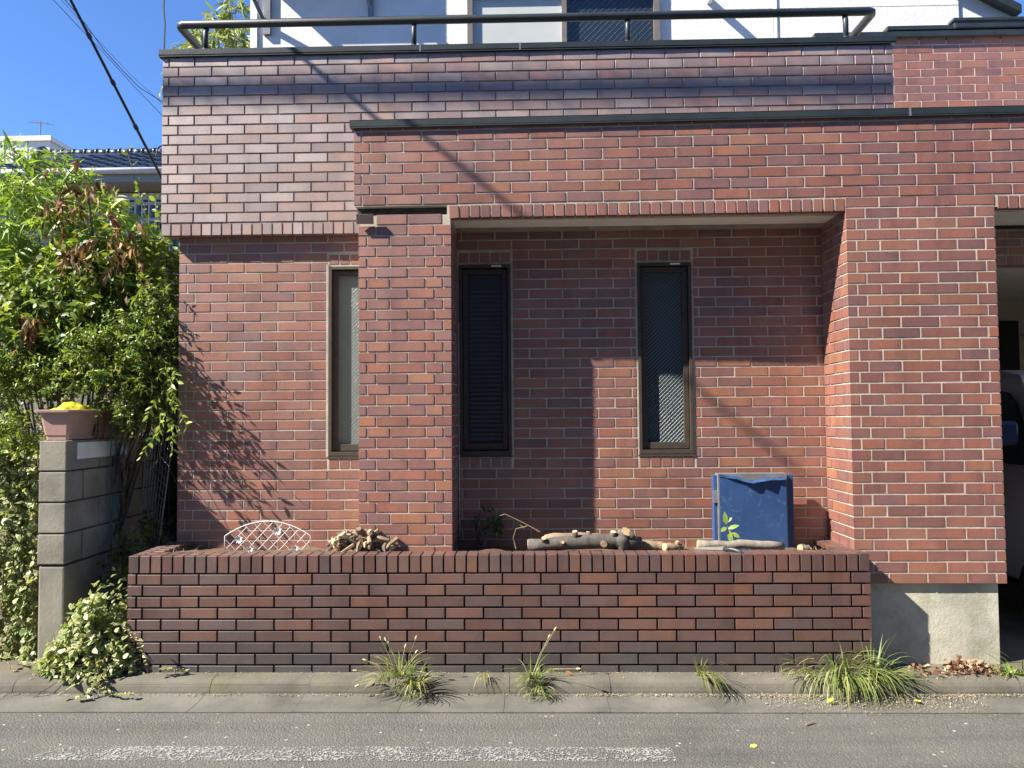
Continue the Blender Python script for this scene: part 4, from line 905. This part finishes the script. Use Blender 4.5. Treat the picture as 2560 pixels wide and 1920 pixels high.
# ================================================================== things in the planter
M['cutwood'] = plain('cut_wood', (.52, .38, .20), .75, .15, 30, .4, 120); M['palebark'] = plain('pale_bark', (.22, .165, .105), .85, .3, 14, .6, 60)
M['greybark'] = plain('grey_bark', (.20, .175, .14), .85, .35, 16, .7, 60)
def log(label, pts, rad, bark, stubs=(), n=12, cut=(True, True)):
    pts = [np.array(q, float) for q in pts]; root = empty('log', pts[0], label, 'log', 'cut logs lying in the planter'); q = []; rs = []
    m = 9
    for i in range(m):
        t = i/(m-1)*(len(pts)-1); k = min(int(t), len(pts)-2); f = t-k; q.append(pts[k]*(1-f)+pts[k+1]*f+NR.normal(0, .003, 3)); rs.append((rad[k]*(1-f)+rad[k+1]*f)*NR.uniform(.93, 1.08))
    MB().tube(q, rs, n).build('bark', M[bark], root, smooth=True)
    for e, s_, r_, on in ((q[0], q[0]-q[1], rs[0], cut[0]), (q[-1], q[-1]-q[-2], rs[-1], cut[1])):
        if on: d = s_/np.linalg.norm(s_); MB().tube([e+d*.0005, e+d*.0035], r_*.9, n).build('cut_end', M['cutwood'], root)
    for (t, d, l_, r_) in stubs:
        k = t*(m-1); i = min(int(k), m-2); a = q[i]*(1-k+i)+q[i+1]*(k-i); d = np.array(d, float); d /= np.linalg.norm(d)
        sb = MB().tube([a, a+d*l_*.6, a+d*l_], [r_*1.25, r_, r_*.95], 9).build('branch_stub', M[bark], root, smooth=True)
        MB().tube([a+d*(l_+.0005), a+d*(l_+.003)], r_*.85, 9).build('cut_face', M['cutwood'], sb)
    return root
log('dark knotty log with pale sawn branch stubs in the middle of the planter', [P(1322, 1362, 4.93), P(1420, 1357, 4.93), P(1520, 1352, 4.95), P(1600, 1358, 4.97)], [.036, .046, .050, .045], 'bark_dark',
    [(.12, (.1, -.5, .6), .06, .017), (.28, (.1, -.7, .2), .055, .013), (.40, (-.1, -.3, 1), .075, .019), (.62, (.1, -1, -.15), .062, .024), (.72, (.1, -.4, 1), .07, .021), (.5, (.2, .2, 1), .06, .02), (.86, (.3, -.2, .8), .05, .02)])
log('pale tan log lying behind the dark knotty log', [P(1365, 1350, 5.06), P(1450, 1343, 5.08), P(1540, 1352, 5.10)], [.040, .034, .030], 'palebark')
log('short dark stump with a split pale top right of the knotty log', [P(1548, 1372, 4.95), P(1552, 1352, 4.96), P(1558, 1337, 4.97)], [.062, .058, .045], 'bark_dark', [(.8, (.35, -.5, .6), .05, .04), (.7, (1, -.3, .3), .09, .03)], cut=(False, True))
log('tan split log piece right of the dark stump', [P(1600, 1364, 5.02), P(1660, 1366, 5.02)], [.034, .030], 'palebark')
log('small tan wood offcut beside the split log', [P(1662, 1366, 4.96), P(1708, 1368, 4.98)], [.028, .020], 'palebark', [(.6, (.1, -.2, 1), .035, .014)])
log('long slim grey log in front of the blue cabinet', [P(1745, 1363, 4.93), P(1850, 1362, 4.94), P(1955, 1366, 4.95)], [.030, .029, .027], 'greybark')
log('short grey wood stub near the right planter wall', [P(2000, 1372, 4.93), P(2028, 1371, 4.95)], [.022, .021], 'greybark')
# pile of root pieces
rp = empty('root_pile', P(910, 1375, 4.93), 'heap of broken tan root pieces on the planter rim', 'wood pile')
me_c = []
for k in range(4):
    m_ = MB(); L = .05+.02*k; q = [np.array([-L/2, 0, 0]), np.array([-.1*L, .008*(k-1), .006]), np.array([L/2, 0, -.004*k])]; m_.tube(q, [.012, .016-.002*k, .007], 6); o = m_.build('root_piece', (M['cutwood'], M['palebark'], M['bark'], M['palebark'])[k], rp); me_c.append(o)
for k in range(100):
    o = me_c[k] if k < 4 else bpy.data.objects.new('root_piece', me_c[NR.integers(4)].data)
    if k >= 4: COL.objects.link(o); adopt(o, rp)
    s_ = 1-abs(NR.normal(0, .42)); u = NR.uniform(828, 995); h = 52*math.exp(-((u-895)/62)**2)+8; p_ = P(u, 1378-NR.uniform(0, 1)*h, 4.90+NR.uniform(0, .18))
    o.matrix_basis = wm(rp).inverted()@Matrix.Translation(p_)@Matrix.Rotation(NR.uniform(0, 6.28), 4, 'Z')@Matrix.Rotation(NR.uniform(-1.1, 1.1), 4, 'Y')@Matrix.Scale(NR.uniform(.6, 1.5), 4)
    o.matrix_parent_inverse = Matrix.Identity(4)
# white arched trellis with flowers
tr_ = empty('border_trellis', P(668, 1385, 5.12), 'white arched wire border trellis with small white flowers in the planter', 'trellis'); YT = 5.12
def zarch(x): t = (x-x0_)/(x1_-x0_)*2-1; return zs_+(zt__-zs_)*math.sqrt(max(0, 1-t*t*.98))*1.0
x0_, x1_ = P(562, 1350, YT)[0], P(776, 1350, YT)[0]; zs_ = P(562, 1340, YT)[2]; zt__ = P(668, 1303, YT)[2]; zb__ = .80
fr_ = MB(); q = [(x0_, YT, zb__)]+[(x0_+(x1_-x0_)*t, YT, zs_+(zt__-zs_)*(1-(2*t-1)**2)) for t in np.linspace(0, 1, 25)]+[(x1_, YT, zb__)]; fr_.tube(q, .0032, 6); fr_.build('arch', M['white_paint'], tr_, smooth=True)
def ztop(x): t = (x-x0_)/(x1_-x0_); return zs_+(zt__-zs_)*(1-(2*t-1)**2)
for k in range(-8, 22):
    for sg in (1, -1):
        xa = x0_+k*.074; seg_ = []
        for t in np.linspace(0, .6, 61):
            x = xa+sg*t*.95+( .0 if sg == 1 else .0); z = zb__+t
            if x0_ < x < x1_ and z < ztop(x): seg_.append((x, YT+.002*sg, z))
        if len(seg_) > 3: MB().tube([seg_[0], seg_[-1]], .0016, 4).build('lattice_wire', M['white_paint'], tr_)
for u, v in ((598, 1347), (695, 1326), (625, 1374), (738, 1371)):
    c = P(u, v, YT-.03); m_ = MB()
    for k in range(14):
        th_ = k*2.4; d = np.array([math.cos(th_), -.45-.3*(k % 3 == 0), math.sin(th_)]); d /= np.linalg.norm(d); s_ = np.cross(d, [0, 1, 0]); s_ /= np.linalg.norm(s_)
        m_.add([c, c+d*.018+s_*.008, c+d*.034, c+d*.018-s_*.008], [(0, 1, 2, 3)])
    m_.build('flower', M['white_paint'], tr_)
# blue cabinet
M['blue'] = None
def blue_mat():
    m = N('blue_sheet'); a = m.noise(3, 4); w_ = m.n('TexNoise', i_Scale=9.0, i_Detail=6.0, i_Roughness=.7, i_Distortion=2.5); m.l(m.pos(), w_.inputs['Vector'])
    c = m.ramp(a, [(.3, (.025, .058, .155)), (.7, (.036, .08, .20))]); c = m.mix(c, (.10, .16, .27), m.ramp(w_.outputs[0], [(.56, 0.0), (.74, .75)]))
    m.set(base_color=c, roughness=.32); m.bump(m.noise(7, 3), .15, .01); return m.m
M['blue'] = blue_mat()
bc = empty('blue_cabinet', P(1880, 1385, 5.2), 'battered dark blue metal cabinet leaning on the brick wall in the planter', 'cabinet'); YB0 = 5.125
xl, xr = P(1800, 1280, YB0)[0], P(1968, 1280, YB0)[0]; zt = P(1890, 1184, YB0)[2]; xo = P(1781, 1280, YB0+.08)[0]; xor_ = P(1981, 1280, YB0+.08)[0]
MB().box((xl-.008, YB0+.004, .78), (xr+.004, YB0+.09, zt)).build('carcass', M['grey_metal'], bc)
poly = [(xl, .785), (xr, .785), (xr-.004, zt-.03)]
for k in range(13): t = k/12; poly.append((xr-.004-(xr-xl)*t, zt-.028-.02*math.exp(-((t-.52)/.16)**2)+.022*max(0, (t-.55))/.45+.004*math.sin(k*2.3)))
poly.append((xl, zt-.006))
MB().prism(poly, .003, Matrix.Translation((0, YB0, 0))).build('blue_front', M['blue'], bc)
for a, c in (((xo, YB0+.035), (xl-.009, YB0+.10)), ((xr+.005, YB0+.05), (xor_, YB0+.11))):
    MB().box((a[0], a[1], .785), (c[0], c[1], zt-.012)).build('side_flange', M['blue'], bc, bevel=.004)
m_ = MB(); rows_ = 5; vs = []
for k in range(13):
    t = k/12; zz = zt-.028-.02*math.exp(-((t-.52)/.16)**2)+.022*max(0, (t-.55))/.45
    for j in range(3): vs.append((xr-.004-(xr-xl)*t, YB0-.003-.014*j*math.sin(math.pi*min(1, .1+t))*(1+.4*math.sin(k*2.1)), zz-.007*j*j*.5+.006*math.sin(k*3.1)*j*.3))
m_.add(vs, [(k*3+j, k*3+j+1, k*3+j+4, k*3+j+3) for k in range(12) for j in range(2)]); m_.build('peeled_film', M['blue'], bc)
MB().prism([(xo-.006, P(1790, 1260, 5.1)[2]), (xo+.03, P(1790, 1258, 5.1)[2]), (xo+.038, P(1790, 1240, 5.1)[2]), (xo+.034, P(1790, 1226, 5.1)[2]), (xo-.006, P(1790, 1230, 5.1)[2])], .012, Matrix.Translation((0, YB0+.02, 0))).build('torn_patch', M['grey_metal'], bc)
# sapling in front of the cabinet: each leaf its own
sp = empty('sapling', P(1840, 1366, 5.0), 'young sapling with a few big bright-green leaves in front of the blue cabinet', 'sapling')
MB().tube([P(1850, 1372, 5.0), P(1838, 1345, 5.0), P(1822, 1322, 5.0), P(1815, 1300, 5.0)], [.005, .004, .003, .002], 6).build('stem', M['palebark'], sp, smooth=True)
for (u, v), d, L, W_ in [((1816, 1312), (-.2, -.2, 1), .085, .034), ((1820, 1322), (.9, -.4, .45), .075, .03), ((1822, 1325), (.05, -.5, -1), .095, .034), ((1828, 1332), (.75, -.5, -.35), .06, .03), ((1816, 1318), (-.6, -.3, -.3), .05, .03), ((1830, 1345), (-.1, -.5, -.9), .05, .025), ((1815, 1305), (.6, -.3, .6), .05, .025)]:
    lv = Leaves(); lv.add(P(u, v, 4.99)[None], np.array([d], float), np.array([[-.4, -.8, .5]]), np.array([L]), np.array([W_]), np.array([.2]), colvar((.17, .27, .05), 1, .15), colvar((.20, .29, .07), 1, .1)); lv.build('leaf', 'oval', M['leaf'], sp, .15, False)
# dark plant in the shaded recess
shrub('shaded_plant', 'small dark-leaved plant in the shaded corner right of the slim pillar', 'plant', P(1215, 1372, 5.2), [(P(1205, 1285, 5.22), (.04, .03, .04)), (P(1232, 1312, 5.22), (.04, .03, .04))], 9, 'oval', .05, .024, [(.06, .12, .025)], (.04, .1), 5, .9, .3, .2, 1)
tw = MB()
for seq in ([(1290, 1372), (1283, 1345), (1290, 1322), (1318, 1315)], [(1350, 1330), (1318, 1312), (1290, 1298), (1262, 1285), (1248, 1290)], [(1310, 1320), (1300, 1312)]): tw.tube([P(u, v, 5.05) for u, v in seq], [.004]+[.0025]*(len(seq)-1), 5)
o = tw.build('dead_twig', M['palebark']); tag(o, 'bare pale twig arching left of the knotty log', 'twig')
# pruning saw
M['rubber'] = plain('black_rubber', (.03, .032, .036), .45, .2, 40)
sw = empty('pruning_saw', P(1835, 1378, 4.82), 'folding pruning saw with black handle resting on the planter rim', 'saw'); zt = ZT+.016
hb = MB(); q = [P(1808, 1372, 4.85), P(1830, 1373, 4.82), P(1848, 1378, 4.79), P(1862, 1390, 4.765)]; hb.tube(q, [.010, .013, .014, .011], 8); hb.build('handle', M['rubber'], sw, smooth=True)
a, c = P(1735, 1371, 4.90), P(1810, 1371, 4.85); MB().add([a+[0, 0, .004], c+[0, 0, .012], c+[0, 0, -.012], a+[0, 0, -.004], a+[0, .002, .004], c+[0, .002, .012], c+[0, .002, -.012], a+[0, .002, -.004]], [(0, 1, 2, 3), (7, 6, 5, 4), (0, 4, 5, 1), (2, 6, 7, 3), (1, 5, 6, 2), (0, 3, 7, 4)]).build('blade', plain('steel_blade', (.45, .44, .40), .4, .2, 20, metal=.5), sw)
# dry weeds in the planter
root = empty('dry_weeds', P(440, 1378, 4.95), 'short dry weed stalks in the left corner of the planter', 'weeds'); b = MB()
for u in range(400, 480, 7): blades(b, P(u, 1392, 4.97), 3, .09, .004, .5, (.2, 0), [(.30, .26, .15), (.16, .13, .08)], .7, .02)
for u in (600, 610, 690, 700, 715, 735, 760, 800): blades(b, P(u, 1392, 5.0), 3, .08, .003, .4, (.1, 0), [(.36, .30, .18)], .6, .03)
for u in (1700, 1720, 1960, 2040, 2050): blades(b, P(u, 1392, 5.0), 4, .13, .003, .6, (.2, 0), [(.36, .34, .16)], .9, .03)
o = b.build('blades', M['blade'], root); tag(o, kind='stuff')
# ------------------------------------------------------------------ litter
def litter(name, label, cat, pts, size, cols, mat, kind='stuff', flat=.3, shape='oval'):
    lv = Leaves(); n = len(pts); lv.add(np.array(pts), NR.normal(0, 1, (n, 3))*[1, 1, flat], np.array([[0, 0, 1.0]])+NR.normal(0, flat, (n, 3)), size*NR.uniform(.5, 1.4, n), size*NR.uniform(.35, .8, n), NR.uniform(-.3, .6, n), np.concatenate([colvar(cols[NR.integers(len(cols))], 1, .25) for _ in range(n)])); o = lv.build(name, shape, M[mat], None, .3); tag(o, label, cat, kind=kind); return o
pts = []
for k in range(2600):
    if NR.random() < .6: x = P(NR.uniform(1900, 2450), 1740, 4.5)[0]; yy = 4.57-abs(NR.normal(0, .11)); z = .04 if yy > 4.5 else .034
    else: x = P(NR.uniform(1450, 2560), 1735, 4.55)[0]; yy = 4.572-abs(NR.normal(0, .022)); z = .044
    pts.append((x, yy, z+.002+NR.uniform(0, .004)))
for k in range(500): pts.append((P(NR.uniform(0, 1500), 1735, 4.55)[0], 4.573-abs(NR.normal(0, .012)), .046))
for k in range(420): pts.append((P(NR.uniform(2100, 2560), 1690, 4.68)[0], NR.uniform(4.62, 4.85), .119))
for k in range(150): pts.append((P(NR.uniform(1750, 2170), 1684, 4.72)[0], NR.uniform(4.69, 4.735), .1195))
for k in range(420): pts.append((NR.uniform(-2.5, 2.05), NR.uniform(4.71, 4.737), .1195))
for k in range(160): pts.append((NR.uniform(-3.2, 2.9), NR.uniform(4.62, 4.72), .1195))
litter('seed_litter', 'pale dry seed husks strewn along the gutter', 'litter', pts, .0085, [(.33, .27, .165), (.23, .18, .11), (.42, .36, .25)], 'leaf_dry')
pts = [(P(2420+NR.normal(0, 26), 1670, 4.78)[0], 4.78+NR.normal(0, .045), .118+abs(NR.normal(0, .022))) for k in range(230)]
pts += [(P(NR.uniform(2290, 2540), 1680, 4.74)[0], NR.uniform(4.66, 4.85), .119+NR.uniform(0, .01)) for k in range(160)]
litter('leaf_heap', 'heap of crumpled brown leaves in front of the concrete footing', 'leaves', pts, .034, [(.17, .095, .055), (.27, .175, .105), (.11, .06, .04), (.36, .26, .18)], 'leaf_dry', flat=.7)
for (u, v, Y, c, lab) in [(2285, 1750, 4.5, (.55, .55, .06), 'yellow fallen leaf in the gutter right of the sedge'), (2066, 1756, 4.44, (.45, .50, .06), 'yellow-green fallen leaf in the gutter below the sedge'), (1875, 1868, 3.95, (.42, .46, .10), 'lone green leaf on the asphalt at lower right'), (318, 1733, 4.52, (.24, .33, .05), 'green fallen leaf in the gutter below the ivy mound'), (2234, 1726, 4.56, (.50, .27, .12), 'orange-brown dead leaf on the kerb beside the sedge'), (1432, 1687, 4.66, (.45, .20, .06), 'small orange leaf on the kerb right of the foxtail weed')]:
    lv = Leaves(); p_ = P(u, v, Y)
    zg = .12 if v < 1695 else (.075 if v < 1730 else (.042 if v < 1770 else .019)); d = (np.array([(u-1280)/F_PX, 0, 0])[0]*rt-(v-960)/F_PX*up+fw); p_ = d*(zg-ZC)/d[2]+np.array([0, 0, ZC])
    lv.add(p_[None], NR.normal(0, 1, (1, 3))*[1, .6, .2], np.array([[0, -.3, 1.0]]), np.array([.05]), np.array([.028]), np.array([-.1]), colvar(c, 1, .05)); o = lv.build('fallen_leaf', 'oval', M['leaf_dry'], None, .25, False); tag(o, lab, 'leaf', 'fallen leaves')
m_ = MB(); m_.tube([(P(2010, 1815, 4.2)[0], 4.17, .03), (P(2030, 1808, 4.2)[0]+.01, 4.20, .032)], .005, 5); o = m_.build('stick', M['palebark']); tag(o, 'short brown stick lying on the asphalt at right', 'stick')
# ------------------------------------------------------------------ parked van in the carport
M['vanpaint'] = plain('van_paint', (.46, .44, .47), .3, .06, 3); M['vanglass'] = glass('van_glass', (.012, .016, .022), .04); M['tyre'] = plain('tyre', (.02, .02, .02), .8, .2)
van = empty('parked_van', (4.35, 6.8, .112), 'dark grey van parked nose-out in the carport, mostly hidden by the corner pillar', 'van'); vx0, vx1 = 3.60, 5.08
prof = [(8.5, .42), (8.55, 1.0), (8.45, 1.9), (8.25, 2.02), (6.1, 2.02), (5.85, 1.97), (5.35, 1.35), (5.2, 1.27), (4.95, 1.2), (4.86, 1.0), (4.85, .5), (5.0, .42)]
m_ = MB(); nP = len(prof); rings = []
for x, ins in ((vx0+.10, .05), (vx0+.02, .012), (vx0, 0), (vx1, 0), (vx1-.02+.0, .012), (vx1-.10+.0, .05)):
    rings.append([(x+(.13*max(0, (z-1.2)/.8) if x < 4.3 else -.13*max(0, (z-1.2)/.8)), yv+(ins if yv < 6.5 else -ins), z-(ins if z > 1.2 else 0)) for yv, z in prof])
loft(m_, rings); body = m_.build('body', M['vanpaint'], van, smooth=False)
def side(poly, name, mat, off=.012, par=None):
    mm = MB(); vs = [(vx0+.13*max(0, (z-1.2)/.8)-off, yv, z) for yv, z in poly]+[(vx0+.13*max(0, (z-1.2)/.8)+.02, yv, z) for yv, z in poly]; n = len(poly)
    mm.add(vs, [tuple(range(n)), tuple(range(2*n-1, n-1, -1))]+[(i, n+i, n+(i+1) % n, (i+1) % n) for i in range(n)]); return mm.build(name, mat, par or van)
side([(6.75, 1.30), (6.75, 1.86), (6.15, 1.87), (5.98, 1.84), (5.86, 1.75), (5.62, 1.42), (5.62, 1.30)], 'front_window', M['vanglass']); side([(7.8, 1.30), (7.8, 1.86), (6.85, 1.86), (6.85, 1.30)], 'side_window', M['vanglass'])
side([(6.80, .5), (6.80, 1.88), (6.79, 1.88), (6.79, .5)], 'door_seam', M['black'], .004); side([(5.62, .55), (5.62, 1.28), (5.61, 1.28), (5.61, .55)], 'door_seam', M['black'], .004)
mr = MB(); loft(mr, [rrect(3.44+.0*k, 5.62, .09*s_, .05*s_, z, .02) for k, (z, s_) in enumerate(((1.45, .8), (1.47, 1), (1.60, 1), (1.625, .8)))]); mr.build('mirror', plain('mirror_blue', (.015, .02, .06), .2), van)
for yv in (5.45, 7.75):
    wh = MB().tube([(vx0-.01, yv, .40), (vx0+.2, yv, .40)], .285, 24).build('wheel', M['tyre'], van, smooth=False); MB().tube([(vx0-.016, yv, .40), (vx0-.011, yv, .40)], .18, 18).build('rim', M['grey_metal'], wh)
MB().box((4.0, 8.2, .9), (5.2, 8.9, 1.98)).build('storage_box', M['white_paint'], None); o = bpy.data.objects['storage_box']; tag(o, 'pale box stacked behind the van at the back of the carport', 'box')
# ------------------------------------------------------------------ house on the other side of the street (seen only in the panes; it also screens the sky)
oh = empty('opposite_house', (1, -3, 0), 'grey house across the street, mirrored in the windows', 'house'); MB().box((-11, -10, 0), (12, -2.9, 6.4)).build('wall', M['housewall'], oh)
MB().prism([(-11.5, 6.4), (12.5, 6.4), (11.2, 7.6), (-10.2, 7.6)], 7.6, Matrix.Translation((0, -10.2, 0))).build('roof', M['rooftile'], oh)
for x in (-4.5, -1, 2.5, 6):
    for z in (1.0, 3.9): f_ = MB().box((x, -2.9, z), (x+1.6, -2.84, z+1.2)).build('window', M['gutterw'], oh); MB().box((x+.06, -2.84, z+.06), (x+1.54, -2.82, z+1.14)).build('pane', M['vanglass'], f_)
